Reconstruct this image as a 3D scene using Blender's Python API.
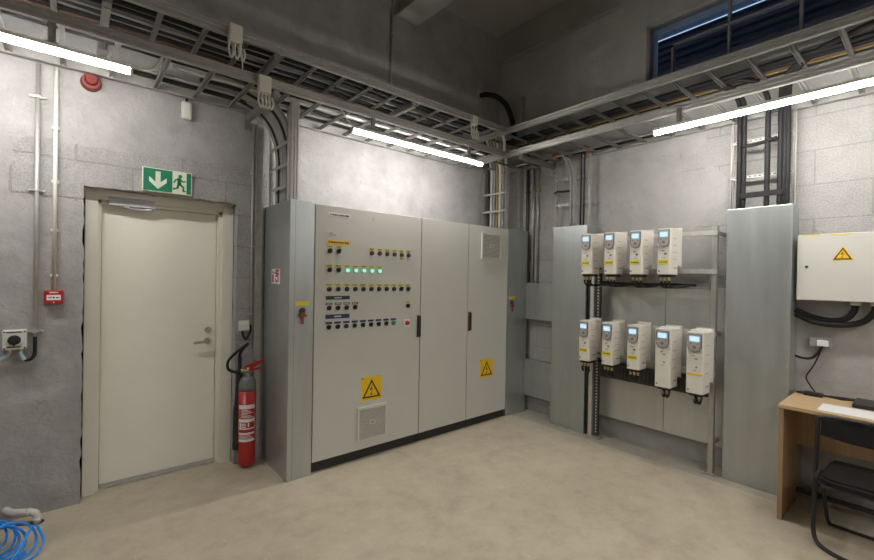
import bpy, bmesh, math, random
from mathutils import Vector, Matrix
random.seed(7)
for o in list(bpy.data.objects): bpy.data.objects.remove(o)
S = bpy.context.scene
C = S.collection

# ---------------------------------------------------------------- camera
cd = bpy.data.cameras.new('camera'); cam = bpy.data.objects.new('camera', cd); C.objects.link(cam)
YAW, PIT, ROL, FPX = 0.703494922, -0.00605147962, 0.0179345807, 427.07
F = Vector((math.sin(YAW)*math.cos(PIT), math.cos(YAW)*math.cos(PIT), math.sin(PIT)))
r_ = Vector((math.cos(YAW), -math.sin(YAW), 0)); u_ = r_.cross(F)
r2 = r_*math.cos(ROL)+u_*math.sin(ROL); u2 = -r_*math.sin(ROL)+u_*math.cos(ROL)
M = Matrix((r2, u2, -F)).transposed().to_4x4(); M.translation = Vector((0, 0, 1.5))
cam.matrix_world = M
cd.sensor_width = 36; cd.lens = 36*FPX/874; cd.clip_start = .02
S.camera = cam

# ---------------------------------------------------------------- world, exposure
w = bpy.data.worlds.new('world'); S.world = w; w.use_nodes = True
bg = w.node_tree.nodes['Background']; bg.inputs[0].default_value = (.40, .50, .64, 1); bg.inputs[1].default_value = .5
S.view_settings.view_transform = 'Standard'; S.view_settings.look = 'None'
S.view_settings.exposure = 1.6; S.view_settings.gamma = 1; S.view_settings.use_curve_mapping = False
LAMP_STRENGTH = 33.0
ADDED_HALL_STRENGTH = 56.0
LAMP_COLOR = (1.0, .96, .91, 1)

# ---------------------------------------------------------------- materials
def new_mat(name, col, rough=.5, metal=0, emis=None, es=0, spec=.5):
    m = bpy.data.materials.new(name); m.use_nodes = True
    b = m.node_tree.nodes['Principled BSDF']
    b.inputs['Base Color'].default_value = (*col, 1); b.inputs['Roughness'].default_value = rough
    b.inputs['Metallic'].default_value = metal; b.inputs['Specular IOR Level'].default_value = spec
    if emis: b.inputs['Emission Color'].default_value = (*emis, 1); b.inputs['Emission Strength'].default_value = es
    return m
def nd(m, t, **k):
    n = m.node_tree.nodes.new(t)
    for a, v in k.items(): setattr(n, a, v)
    return n
def lk(m, a, b): m.node_tree.links.new(a, b)
def ramp(m, src, stops):
    r = nd(m, 'ShaderNodeValToRGB'); e = r.color_ramp.elements
    while len(e) < len(stops): e.new(.5)
    for i, (p, c) in enumerate(stops):
        e[i].position = p; e[i].color = (*c, 1) if len(c) == 3 else c
    lk(m, src, r.inputs[0]); return r.outputs[0]
def noise(m, vec, scale, detail=4, rough=.6, dist=0):
    n = nd(m, 'ShaderNodeTexNoise'); n.inputs['Scale'].default_value = scale
    n.inputs['Detail'].default_value = detail; n.inputs['Roughness'].default_value = rough
    n.inputs['Distortion'].default_value = dist
    lk(m, vec, n.inputs['Vector']); return n.outputs[0]
def math_(m, op, a, b=None, c=None):
    n = nd(m, 'ShaderNodeMath', operation=op)
    for i, v in enumerate((a, b, c)):
        if v is None: continue
        if isinstance(v, (int, float)): n.inputs[i].default_value = v
        else: lk(m, v, n.inputs[i])
    return n.outputs[0]
def mix(m, fac, a, b, bt='MIX'):
    n = nd(m, 'ShaderNodeMix', data_type='RGBA', blend_type=bt)
    if isinstance(fac, (int, float)): n.inputs[0].default_value = fac
    else: lk(m, fac, n.inputs[0])
    for i, v in ((6, a), (7, b)):
        if isinstance(v, tuple): n.inputs[i].default_value = (*v, 1)
        else: lk(m, v, n.inputs[i])
    return n.outputs[2]
def varied(name, col, rough=.5, metal=0, amt=.12, scale=8, bump=0, stretch=(1, 1, 1), spec=.5):
    """plain material whose colour and gloss vary a little over the surface"""
    m = new_mat(name, col, rough, metal, spec=spec); b = m.node_tree.nodes['Principled BSDF']
    g = nd(m, 'ShaderNodeNewGeometry'); mp = nd(m, 'ShaderNodeMapping'); mp.inputs['Scale'].default_value = stretch
    lk(m, g.outputs['Position'], mp.inputs[0])
    f = noise(m, mp.outputs[0], scale, 5)
    lo = tuple(c*(1-amt) for c in col); hi = tuple(min(1, c*(1+amt)) for c in col)
    lk(m, ramp(m, f, [(.3, lo), (.7, hi)]), b.inputs['Base Color'])
    lk(m, math_(m, 'MULTIPLY_ADD', f, .2, rough-.1), b.inputs['Roughness'])
    if bump:
        bp = nd(m, 'ShaderNodeBump'); bp.inputs['Strength'].default_value = bump; bp.inputs['Distance'].default_value = .01
        lk(m, f, bp.inputs['Height']); lk(m, bp.outputs[0], b.inputs['Normal'])
    return m

def wall_mat(name, axis, plaster_lo, plaster_hi, block_mask):
    """grey-painted rough masonry: smooth trowelled plaster with block courses showing where it is thin"""
    m = new_mat(name, (.4, .4, .4), .62); b = m.node_tree.nodes['Principled BSDF']
    g = nd(m, 'ShaderNodeNewGeometry'); P = g.outputs['Position']
    sp = nd(m, 'ShaderNodeSeparateXYZ'); lk(m, P, sp.inputs[0])
    cb = nd(m, 'ShaderNodeCombineXYZ'); lk(m, sp.outputs[axis], cb.inputs[0]); lk(m, sp.outputs[2], cb.inputs[1])
    br = nd(m, 'ShaderNodeTexBrick'); lk(m, cb.outputs[0], br.inputs['Vector'])
    br.inputs['Scale'].default_value = 1; br.inputs['Brick Width'].default_value = .59; br.inputs['Row Height'].default_value = .245
    br.inputs['Mortar Size'].default_value = .006; br.inputs['Mortar Smooth'].default_value = .4
    br.inputs['Color1'].default_value = (1, 1, 1, 1); br.inputs['Color2'].default_value = (.86, .86, .86, 1); br.inputs['Mortar'].default_value = (0, 0, 0, 1)
    big = noise(m, P, .9, 3, .5); mid = noise(m, P, 5, 6, .65); fine = noise(m, P, 90, 3, .6)
    # trowel ridges and cracks
    v = nd(m, 'ShaderNodeTexVoronoi', feature='DISTANCE_TO_EDGE'); v.inputs['Scale'].default_value = 1.7
    ad = nd(m, 'ShaderNodeVectorMath', operation='ADD'); nn = nd(m, 'ShaderNodeTexNoise'); nn.inputs['Scale'].default_value = 2.4; nn.inputs['Detail'].default_value = 5
    lk(m, P, nn.inputs['Vector']); lk(m, P, ad.inputs[0]); lk(m, nn.outputs['Color'], ad.inputs[1]); lk(m, ad.outputs[0], v.inputs['Vector'])
    crack = math_(m, 'LESS_THAN', v.outputs['Distance'], .006)
    crack = math_(m, 'MULTIPLY', crack, math_(m, 'GREATER_THAN', mid, .53))
    # pits
    pit = nd(m, 'ShaderNodeTexVoronoi'); pit.inputs['Scale'].default_value = 38; lk(m, P, pit.inputs['Vector'])
    pits = math_(m, 'LESS_THAN', pit.outputs['Distance'], .22)
    pits = math_(m, 'MULTIPLY', pits, math_(m, 'GREATER_THAN', noise(m, P, 3.1, 4), .56))
    base = ramp(m, mid, [(.25, plaster_lo), (.75, plaster_hi)])
    base = mix(m, math_(m, 'MULTIPLY', big, .35), base, plaster_lo)
    wob = nd(m, 'ShaderNodeVectorMath', operation='MULTIPLY_ADD'); wn = nd(m, 'ShaderNodeTexNoise'); wn.inputs['Scale'].default_value = 4; wn.inputs['Detail'].default_value = 6; lk(m, P, wn.inputs['Vector'])
    lk(m, wn.outputs['Color'], wob.inputs[0]); wob.inputs[1].default_value = (.16, .16, .16); lk(m, P, wob.inputs[2])
    sp2 = nd(m, 'ShaderNodeSeparateXYZ'); lk(m, wob.outputs[0], sp2.inputs[0]); mask = block_mask(m, sp2, big)
    joint = math_(m, 'MULTIPLY', br.outputs['Fac'], mask)
    base = mix(m, math_(m, 'MULTIPLY', mask, .2), base, mix(m, ramp(m, fine, [(.44, (0, 0, 0)), (.58, (1, 1, 1))]), tuple(c*.55 for c in plaster_lo), plaster_hi))
    base = mix(m, math_(m, 'MULTIPLY', joint, .35), base, tuple(c*.62 for c in plaster_lo))
    base = mix(m, math_(m, 'MULTIPLY', crack, .22), base, tuple(c*.4 for c in plaster_lo))
    base = mix(m, math_(m, 'MULTIPLY', pits, .15), base, tuple(c*.45 for c in plaster_lo))
    lk(m, base, b.inputs['Base Color'])
    h = math_(m, 'MULTIPLY_ADD', mid, 1.0, math_(m, 'MULTIPLY', fine, .08))
    rid = nd(m, 'ShaderNodeTexNoise'); rid.noise_type = 'RIDGED_MULTIFRACTAL'; rid.inputs['Scale'].default_value = 2.2; rid.inputs['Detail'].default_value = 6
    mpz = nd(m, 'ShaderNodeMapping'); mpz.inputs['Scale'].default_value = (.8, .8, 1.7); lk(m, ad.outputs[0], mpz.inputs[0]); lk(m, mpz.outputs[0], rid.inputs['Vector']); h = math_(m, 'MULTIPLY_ADD', rid.outputs[0], 1.0, h)
    h = math_(m, 'ADD', h, math_(m, 'MULTIPLY', math_(m, 'MULTIPLY', fine, mask), .35))
    h = math_(m, 'SUBTRACT', h, math_(m, 'MULTIPLY', joint, .8)); h = math_(m, 'SUBTRACT', h, math_(m, 'MULTIPLY', crack, .25))
    h = math_(m, 'SUBTRACT', h, math_(m, 'MULTIPLY', pits, .2))
    bp = nd(m, 'ShaderNodeBump'); bp.inputs['Strength'].default_value = .6; bp.inputs['Distance'].default_value = .028
    lk(m, h, bp.inputs['Height']); lk(m, bp.outputs[0], b.inputs['Normal'])
    return m
def band(m, s, lo, hi):
    return math_(m, 'MULTIPLY', math_(m, 'GREATER_THAN', s, lo), math_(m, 'LESS_THAN', s, hi))
def mask_back(m, sp, big):
    a = math_(m, 'MULTIPLY', band(m, sp.outputs[0], 1.0, 1.5), band(m, sp.outputs[2], 0, 2.12))
    b_ = math_(m, 'MULTIPLY', band(m, sp.outputs[0], -.22, 1.25), band(m, sp.outputs[2], 2.03, 2.40))
    return math_(m, 'MAXIMUM', a, b_)
def mask_right(m, sp, big):
    a = math_(m, 'MULTIPLY', band(m, sp.outputs[1], -3, 1.55), band(m, sp.outputs[2], 1.9, 2.95))
    a = math_(m, 'MULTIPLY', a, math_(m, 'GREATER_THAN', big, .43))
    c = math_(m, 'MULTIPLY', band(m, sp.outputs[1], 2.6, 3.2), band(m, sp.outputs[2], 0, 1.9))
    return math_(m, 'MAXIMUM', a, c)
MW_A = wall_mat('grey_plaster_back', 0, (.29, .285, .28), (.45, .445, .44), mask_back)
MW_B = wall_mat('grey_plaster_right', 1, (.34, .335, .325), (.48, .475, .46), mask_right)
MW_C = varied('hall_concrete', (.18, .175, .165), .8, 0, .15, 2)
M_CEIL = varied('ceiling_concrete', (.27, .26, .24), .85, 0, .2, 1.2, .3)

def floor_mat():
    m = new_mat('concrete_floor', (.4, .35, .28), .6); b = m.node_tree.nodes['Principled BSDF']
    g = nd(m, 'ShaderNodeNewGeometry'); P = g.outputs['Position']; sp = nd(m, 'ShaderNodeSeparateXYZ'); lk(m, P, sp.inputs[0])
    a = noise(m, P, 1.1, 6, .6, .6); c = noise(m, P, 6, 8, .7); f = noise(m, P, 70, 4, .7)
    base = ramp(m, a, [(.3, (.40, .345, .25)), (.55, (.56, .485, .35)), (.75, (.66, .59, .46))])
    base = mix(m, .5, base, ramp(m, c, [(.35, (.36, .315, .24)), (.5, (.53, .465, .35)), (.72, (.66, .60, .49))]))
    base = mix(m, math_(m, 'MULTIPLY', f, .25), base, (.34, .31, .26))
    # paler spilt-plaster dust in streaks
    s = math_(m, 'GREATER_THAN', noise(m, P, 13, 5, .7), .64)
    base = mix(m, math_(m, 'MULTIPLY', s, .3), base, (.68, .65, .59))
    # older grey slab strip along the right wall, with a pale ragged edge
    xw = math_(m, 'MULTIPLY_ADD', math_(m, 'SUBTRACT', noise(m, P, 5, 4), .5), .06, sp.outputs[0])
    strip = math_(m, 'GREATER_THAN', xw, 3.68)
    base = mix(m, math_(m, 'MULTIPLY', strip, .6), base, ramp(m, c, [(.3, (.31, .29, .26)), (.7, (.46, .44, .40))]))
    edge = math_(m, 'LESS_THAN', math_(m, 'ABSOLUTE', math_(m, 'SUBTRACT', xw, 3.675)), .016)
    base = mix(m, math_(m, 'MULTIPLY', edge, .22), base, (.68, .65, .59))
    lk(m, base, b.inputs['Base Color'])
    lk(m, math_(m, 'MULTIPLY_ADD', c, .25, .42), b.inputs['Roughness'])
    bp = nd(m, 'ShaderNodeBump'); bp.inputs['Strength'].default_value = .3; bp.inputs['Distance'].default_value = .006
    lk(m, math_(m, 'MULTIPLY_ADD', f, .3, c), bp.inputs['Height']); lk(m, bp.outputs[0], b.inputs['Normal'])
    return m
M_FLOOR = floor_mat()
M_GALV = varied('galvanised_sheet', (.48, .51, .51), .38, .75, .07, 14, 0, (1, 1, .12))
M_GALV2 = varied('galvanised_steel', (.50, .50, .48), .4, .8, .12, 25)
M_RAIL = varied('rail_zinc', (.50, .495, .475), .42, .5, .1, 25)
M_TRAY = varied('galvanised_tray', (.30, .295, .28), .5, .6, .15, 25)
M_ZINC = varied('bright_zinc', (.58, .57, .54), .5, .6, .1, 30)
M_SHEET = varied('pale_galvanised_sheet', (.60, .61, .58), .42, .5, .06, 14, 0, (1, 1, .12))
M_CAB = varied('cabinet_grey', (.58, .58, .535), .38, 0, .02, 3)
M_GAP = new_mat('rubber_black', (.02, .02, .02), .6)
M_BLACK = varied('black_plastic', (.018, .018, .02), .42, 0, .2, 20)
M_DKST = varied('dark_steel', (.07, .068, .065), .5, .5, .2, 20)
M_WHITE = varied('white_plastic', (.70, .69, .64), .4, 0, .02, 10)
M_CREAM = varied('cream_door_paint', (.82, .80, .71), .38, 0, .02, 3)
M_FRAME = varied('cream_frame_paint', (.76, .74, .66), .4, 0, .03, 5)
M_DRIVE = varied('drive_offwhite', (.77, .74, .67), .42, 0, .02, 10)
M_DRGR = varied('drive_grey', (.20, .21, .22), .4, 0, .05, 10)
M_LCD = new_mat('lcd_screen', (.3, .4, .5), .3, emis=(.42, .68, .98), es=.33)
M_YEL = new_mat('yellow_label', (.86, .55, .01), .5)
M_LEM = new_mat('lemon_label', (.80, .68, .05), .5)
M_INK = new_mat('dark_ink', (.03, .025, .02), .6)
M_BRN = new_mat('brown_lamp_cap', (.10, .025, .02), .3)
M_GLED = new_mat('green_lit_lamp', (.1, .6, .4), .3, emis=(.35, 1, .72), es=.28)
M_GRIM = new_mat('green_ring', (.05, .35, .22), .4)
M_RED = varied('signal_red', (.40, .018, .018), .35, 0, .06, 10)
M_REDM = varied('siren_red', (.22, .04, .035), .45, 0, .06, 10)
M_ORNG = new_mat('orange_cap', (.62, .10, .04), .5)
M_CHROME = new_mat('satin_steel', (.55, .54, .50), .28, 1)
M_ALU = new_mat('closer_silver', (.56, .57, .60), .4, .3)
M_PAPER = new_mat('white_paper', (.80, .80, .80), .7)
M_BLUEB = new_mat('dark_blue_label', (.02, .035, .12), .5)
M_GREEN = new_mat('sign_green', (.01, .20, .10), .45)
M_SIGNW = new_mat('sign_cream', (.72, .76, .62), .45)
M_WOODT = None
def wood(name, a, b_, sc=(1.5, 1, 18)):
    m = new_mat(name, a, .4); b = m.node_tree.nodes['Principled BSDF']
    g = nd(m, 'ShaderNodeNewGeometry'); mp = nd(m, 'ShaderNodeMapping'); mp.inputs['Scale'].default_value = sc; lk(m, g.outputs['Position'], mp.inputs[0])
    lk(m, ramp(m, noise(m, mp.outputs[0], 4, 6, .6, .4), [(.3, a), (.7, b_)]), b.inputs['Base Color']); return m
M_WOODT = wood('beech_laminate', (.52, .36, .19), (.62, .45, .26), (18, 1.5, 1))
M_WOODS = wood('beech_panel', (.33, .21, .11), (.42, .28, .155), (18, 18, 1.5))
M_BHOSE = varied('blue_hose', (.02, .30, .92), .22, 0, .1, 10)
M_CBLK = varied('black_cable', (.016, .016, .017), .6, 0, .2, 20, spec=.3)
M_CGRY = varied('grey_cable', (.33, .33, .32), .5, 0, .08, 20)
M_CLGT = varied('light_cable', (.62, .61, .57), .5, 0, .06, 20)
M_CYEL = new_mat('yellow_cable', (.33, .25, .07), .5)
M_CBRN = new_mat('brown_cable', (.10, .055, .04), .5)
M_BRASS = new_mat('brass_gland', (.62, .50, .22), .35, .9)
M_UPH = varied('black_vinyl', (.010, .009, .009), .6, 0, .2, 8, spec=.25)
M_MAR = varied('window_steel', (.20, .20, .205), .5, .3, .1, 10)
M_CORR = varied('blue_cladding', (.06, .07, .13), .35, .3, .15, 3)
M_CORR_LIT = varied('lit_blue_cladding', (.26, .33, .45), .3, .2, .15, 3)
M_DIFF = new_mat('lamp_diffuser', (.9, .9, .88), .5, emis=LAMP_COLOR[:3], es=LAMP_STRENGTH)
M_DIFF2 = new_mat('added_lamp_diffuser', (.9, .9, .88), .5, emis=LAMP_COLOR[:3], es=ADDED_HALL_STRENGTH)
M_GLASS = new_mat('window_glass', (.8, .9, 1), .03)
M_GLASS.node_tree.nodes['Principled BSDF'].inputs['Transmission Weight'].default_value = 1
M_GLASS.node_tree.nodes['Principled BSDF'].inputs['IOR'].default_value = 1.45

# ---------------------------------------------------------------- mesh helpers
class B:
    """collects shapes in world coordinates; self.mi picks the material slot"""
    def __init__(s): s.bm = bmesh.new(); s.mi = 0
    def face(s, vs, smooth=False):
        try: f = s.bm.faces.new(vs)
        except ValueError: return None
        f.material_index = s.mi; f.smooth = smooth; return f
    def box(s, x0, x1, y0, y1, z0, z1, bev=0):
        if x0 > x1: x0, x1 = x1, x0
        if y0 > y1: y0, y1 = y1, y0
        if z0 > z1: z0, z1 = z1, z0
        v = [s.bm.verts.new((x, y, z)) for z in (z0, z1) for x, y in ((x0, y0), (x1, y0), (x1, y1), (x0, y1))]
        fs = [s.face([v[i] for i in q]) for q in ((3, 2, 1, 0), (4, 5, 6, 7), (0, 1, 5, 4), (1, 2, 6, 5), (2, 3, 7, 6), (3, 0, 4, 7))]
        if bev:
            es = list({e for f in fs for e in f.edges})
            r = bmesh.ops.bevel(s.bm, geom=es, offset=bev, segments=2, affect='EDGES', profile=.5)
            for f in r['faces']: f.material_index = s.mi
        return s
    def prism(s, fn, pts, w0, w1):
        """polygon pts (u,v) extruded from w0 to w1, mapped to the world by fn(u,v,w)"""
        a = [s.bm.verts.new(fn(u, v, w0)) for u, v in pts]; b = [s.bm.verts.new(fn(u, v, w1)) for u, v in pts]
        n = len(pts); s.face(a[::-1]); s.face(b)
        for i in range(n): s.face([a[i], a[(i+1) % n], b[(i+1) % n], b[i]])
        return s
    def stroke(s, fn, p, q, wd, w0, w1):
        d = Vector((q[0]-p[0], q[1]-p[1])); d.normalize(); n = Vector((-d.y, d.x))*wd/2; e = d*wd/2*.6
        pts = [(p[0]-e.x+n.x, p[1]-e.y+n.y), (p[0]-e.x-n.x, p[1]-e.y-n.y), (q[0]+e.x-n.x, q[1]+e.y-n.y), (q[0]+e.x+n.x, q[1]+e.y+n.y)]
        return s.prism(fn, pts, w0, w1)
    def disc(s, fn, cu, cv, r, w0, w1, n=20, r1=None):
        r1 = r if r1 is None else r1
        a = [s.bm.verts.new(fn(cu+r*math.cos(t*math.tau/n), cv+r*math.sin(t*math.tau/n), w0)) for t in range(n)]
        b = [s.bm.verts.new(fn(cu+r1*math.cos(t*math.tau/n), cv+r1*math.sin(t*math.tau/n), w1)) for t in range(n)]
        s.face(a[::-1]); s.face(b)
        for i in range(n): s.face([a[i], a[(i+1) % n], b[(i+1) % n], b[i]], True)
        return s
    def tube(s, pts, r, seg=10, sub=6, smooth=True):
        P = [Vector(p) for p in pts]
        if smooth and len(P) > 2:
            Q = []
            for i in range(len(P)-1):
                p0 = P[i-1] if i else P[0]*2-P[1]; p1 = P[i]; p2 = P[i+1]; p3 = P[i+2] if i+2 < len(P) else P[-1]*2-P[-2]
                for k in range(sub):
                    t = k/sub
                    Q.append(.5*((2*p1)+(p2-p0)*t+(2*p0-5*p1+4*p2-p3)*t*t+(-p0+3*p1-3*p2+p3)*t**3))
            Q.append(P[-1]); P = Q
        T = []
        for i in range(len(P)):
            d = P[min(i+1, len(P)-1)]-P[max(i-1, 0)]
            T.append(d.normalized() if d.length > 1e-9 else Vector((0, 0, 1)))
        n = T[0].orthogonal().normalized(); rings = []
        for i, p in enumerate(P):
            n = (n-T[i]*n.dot(T[i])); n = n.normalized() if n.length > 1e-6 else T[i].orthogonal().normalized()
            b = T[i].cross(n); rr = r[min(i, len(r)-1)] if isinstance(r, (list, tuple)) else r
            rings.append([s.bm.verts.new(p+n*rr*math.cos(k*math.tau/seg)+b*rr*math.sin(k*math.tau/seg)) for k in range(seg)])
        for i in range(len(rings)-1):
            for k in range(seg): s.face([rings[i][k], rings[i][(k+1) % seg], rings[i+1][(k+1) % seg], rings[i+1][k]], True)
        s.face(rings[0][::-1]); s.face(rings[-1]); return s
    def cyl(s, p, q, r, seg=16, r1=None):
        return s.tube([p, q], [r, r if r1 is None else r1], seg, smooth=False)
    def lathe(s, c, prof, seg=28):
        rings = [[s.bm.verts.new((c[0]+r*math.cos(k*math.tau/seg), c[1]+r*math.sin(k*math.tau/seg), c[2]+z)) for k in range(seg)] for r, z in prof]
        for i in range(len(rings)-1):
            for k in range(seg): s.face([rings[i][k], rings[i][(k+1) % seg], rings[i+1][(k+1) % seg], rings[i+1][k]], True)
        s.face(rings[0][::-1]); s.face(rings[-1]); return s
def root_off(p):
    o = Vector((0, 0, 0))
    while p: o += p.location; p = p.parent
    return o
def obj(name, b, mats, parent=None):
    me = bpy.data.meshes.new(name); bm = b.bm
    bmesh.ops.recalc_face_normals(bm, faces=bm.faces[:])
    if parent: off = root_off(parent)
    else:
        xs = [v.co for v in bm.verts]
        off = Vector(((min(c.x for c in xs)+max(c.x for c in xs))/2, (min(c.y for c in xs)+max(c.y for c in xs))/2, min(c.z for c in xs)))
    for v in bm.verts: v.co -= off
    bm.to_mesh(me); bm.free()
    for m in (mats if isinstance(mats, (list, tuple)) else [mats]): me.materials.append(m)
    o = bpy.data.objects.new(name, me); C.objects.link(o)
    if parent: o.parent = parent
    else: o.location = off
    return o
def tag(o, label, cat, group=None, kind=None):
    o['label'] = label; o['category'] = cat
    if group: o['group'] = group
    if kind: o['kind'] = kind
    return o
def thing(name, label, cat, loc=(0, 0, 0), group=None):
    o = bpy.data.objects.new(name, None); C.objects.link(o); o.location = loc; o.empty_display_size = .1
    return tag(o, label, cat, group)
def struct(name, b, mats):
    o = obj(name, b, mats); o['kind'] = 'structure'; return o
def copy_tree(o, parent=None):
    c = o.copy(); C.objects.link(c); c.parent = parent
    for ch in list(o.children): copy_tree(ch, c)
    return c
# surface frames: u to the right as seen from the room, v up, w out of the wall
def onA(y): return lambda u, v, w: Vector((u, y-w, v))
def onB(x): return lambda u, v, w: Vector((x-w, -u, v))

# ================================================================ THE ROOM
YA, XB, ZC = 3.57, 4.0, 4.455
b = B(); b.box(-4.0, XB, -4.0, YA, -.2, 0); b.box(-.05, 1.1, YA, 3.95, -.2, 0); struct('floor', b, M_FLOOR)
b = B(); b.box(-4.2, XB+.25, -4.2, YA+.3, ZC, ZC+.2); struct('ceiling', b, M_CEIL)
# back wall, doorway with a ragged broken plaster edge
b = B(); rnd = random.Random(3)
def rag(n, z0, z1, x, amp):
    return [(x+rnd.uniform(-amp, amp), z0+(z1-z0)*i/(n-1)) for i in range(n)]
eL = rag(46, 0, 2.05, .040, .007); eT = [(.045+(.92)*i/24, 2.05+rnd.uniform(-.006, .006)) for i in range(1, 24)]; eR = rag(16, 0, 2.045, .965, .004)[::-1]
outline = [(-4.2, 0), (-4.2, ZC), (XB+.25, ZC), (XB+.25, 0)] + eR[::-1] + eT[::-1] + eL[::-1]
b.prism(onA(YA), outline, 0, -.3); struct('wall_back', b, MW_A)
# right wall with the high window opening
WY0, WY1, WZ0, WZ1 = -1.6, 1.79, 3.345, 3.855
b = B(); b.box(XB, XB+.25, -4.2, YA, 0, WZ0); b.box(XB, XB+.25, -4.2, YA, WZ1, ZC)
b.box(XB, XB+.25, WY1, YA, WZ0, WZ1); b.box(XB, XB+.25, -4.2, WY0, WZ0, WZ1); struct('wall_right', b, MW_B)
b = B(); b.box(-4.2, -4.0, -4.2, YA, 0, ZC); struct('wall_left', b, MW_C)
b = B(); b.box(-4.0, XB, -4.2, -4.0, 0, ZC); struct('wall_front', b, MW_C)
# downstand beams
b = B(); b.box(3.93, XB, -4, YA, 4.13, ZC); struct('trim_1', b, M_CEIL)
b = B(); b.box(2.45, 2.66, -4, YA, 4.12, ZC); b.box(2.42, 2.69, -4, YA, 4.105, 4.12); struct('trim_2', b, varied('beam_grey', (.36, .36, .34), .6, 0, .08, 4))
b = B(); b.box(-1.2, -.98, -4, YA, 4.12, ZC); struct('trim_3', b, M_CEIL)

# window
wr = B(); fx0, fx1 = XB+.07, XB+.12
wr.box(fx0, fx1, WY0, WY1, WZ0, WZ0+.015); wr.box(fx0, fx1, WY0, WY1, WZ1-.015, WZ1)
wr.box(fx0, fx1, WY1-.012, WY1, WZ0, WZ1); wr.box(fx0, fx1, WY0, WY0+.03, WZ0, WZ1)
for y in (.697, .2, -.3, -.8, -1.2): wr.box(fx0-.005, fx1, y-.010, y+.010, WZ0, WZ1)
wr.box(fx0-.005, fx1, 1.148, 1.164, WZ0, WZ1)
wr.box(fx0-.005, fx1, 1.582, 1.598, WZ0, 3.60)
wr.box(fx0-.005, fx1, WY0, 1.59, 3.618, 3.632)
win = struct('window_1', wr, M_MAR)
g = B(); g.box(XB+.09, XB+.096, WY0, WY1, WZ0, WZ1); gl = obj('pane', g, M_GLASS, win)
# corrugated cladding outside; paler sheet paints in the lit part, gap imitates bright streak
def corr(name, x, y0, y1, z0, z1, pitch, d, mat, lab):
    b = B(); n = int((z1-z0)/pitch*4); pts = []
    for i in range(n+1):
        k = i % 4; pts.append((x+(0 if k in (0, 3) else -d), z0+(z1-z0)*i/n))
    pts += [(p[0]+.012, p[1]) for p in pts[::-1]]
    va = [b.bm.verts.new((p[0], y0, p[1])) for p in pts]; vb = [b.bm.verts.new((p[0], y1, p[1])) for p in pts]
    m_ = len(pts)
    for i in range(m_): b.face([va[i], va[(i+1) % m_], vb[(i+1) % m_], vb[i]])
    h = m_//2
    for i in range(h-1):
        b.face([va[i], va[i+1], va[m_-2-i], va[m_-1-i]]); b.face([vb[i], vb[i+1], vb[m_-2-i], vb[m_-1-i]])
    return tag(obj(name, b, mat), lab, 'cladding')
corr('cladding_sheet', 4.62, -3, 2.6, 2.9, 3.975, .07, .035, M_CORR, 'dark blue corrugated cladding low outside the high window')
corr('cladding_sheet', 4.62, -3, 2.6, 4.01, 4.60, .085, .03, M_CORR_LIT, 'blue corrugated cladding behind the upper window panes, painted paler as lit')

# door 1: frame, leaf, hardware
fr = B(); y0, y1 = 3.66, 3.80
fr.box(.049, .115, y0, y1, 0, 2.02); fr.box(.115, .135, y0+.03, y1, 0, 2.0)
fr.box(.885, .962, y0, y1, 0, 2.02); fr.box(.86, .885, y0+.03, y1, 0, 2.0)
fr.box(.036, .962, y0+.01, y1, 1.985, 2.052); fr.box(.115, .885, y0+.03, y1, 1.965, 1.985)
door = struct('door_1', fr, M_FRAME)
b = B(); b.box(.138, .857, 3.735, 3.775, .018, 1.962, .002); leaf = obj('door_leaf', b, M_CREAM, door)
b = B(); b.box(.115, .885, 3.70, 3.80, .0, .016); b.box(.136, .859, 3.722, 3.734, .016, .03); obj('threshold', b, M_GALV2, door)
b = B(); fa = onA(3.735); b.disc(fa, .806, 1.055, .024, 0, .012); b.disc(fa, .806, 1.055, .012, .012, .02); obj('lock_cylinder', b, M_CHROME, door)
b = B(); b.disc(fa, .803, .968, .026, 0, .01); b.cyl(fa(.803, .968, .01), fa(.803, .968, .05), .009); b.tube([fa(.806, .968, .047), fa(.77, .967, .05), fa(.70, .963, .048)], .010, 10, 4); obj('door_handle', b, M_CHROME, door)
b = B(); b.box(.17, .44, 3.665, 3.72, 1.955, 2.012, .004); b.box(.255, .285, 3.655, 3.735, 1.945, 1.956); b.tube([(.27, 3.69, 1.945), (.36, 3.68, 1.94), (.43, 3.70, 1.945)], .008, 6, 3); b.disc(lambda u, v, w: Vector((u, v, 1.95-w)), .40, 3.69, .03, 0, .015, 16)
obj('door_closer', b, M_ALU, door)
b = B(); b.box(.0, 1.0, 3.86, 3.87, -.0, 2.1); struct('gap_shade_sheet', b, M_GAP)  # black sheet behind the frame, stands in for shade in the doorway gaps

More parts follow.
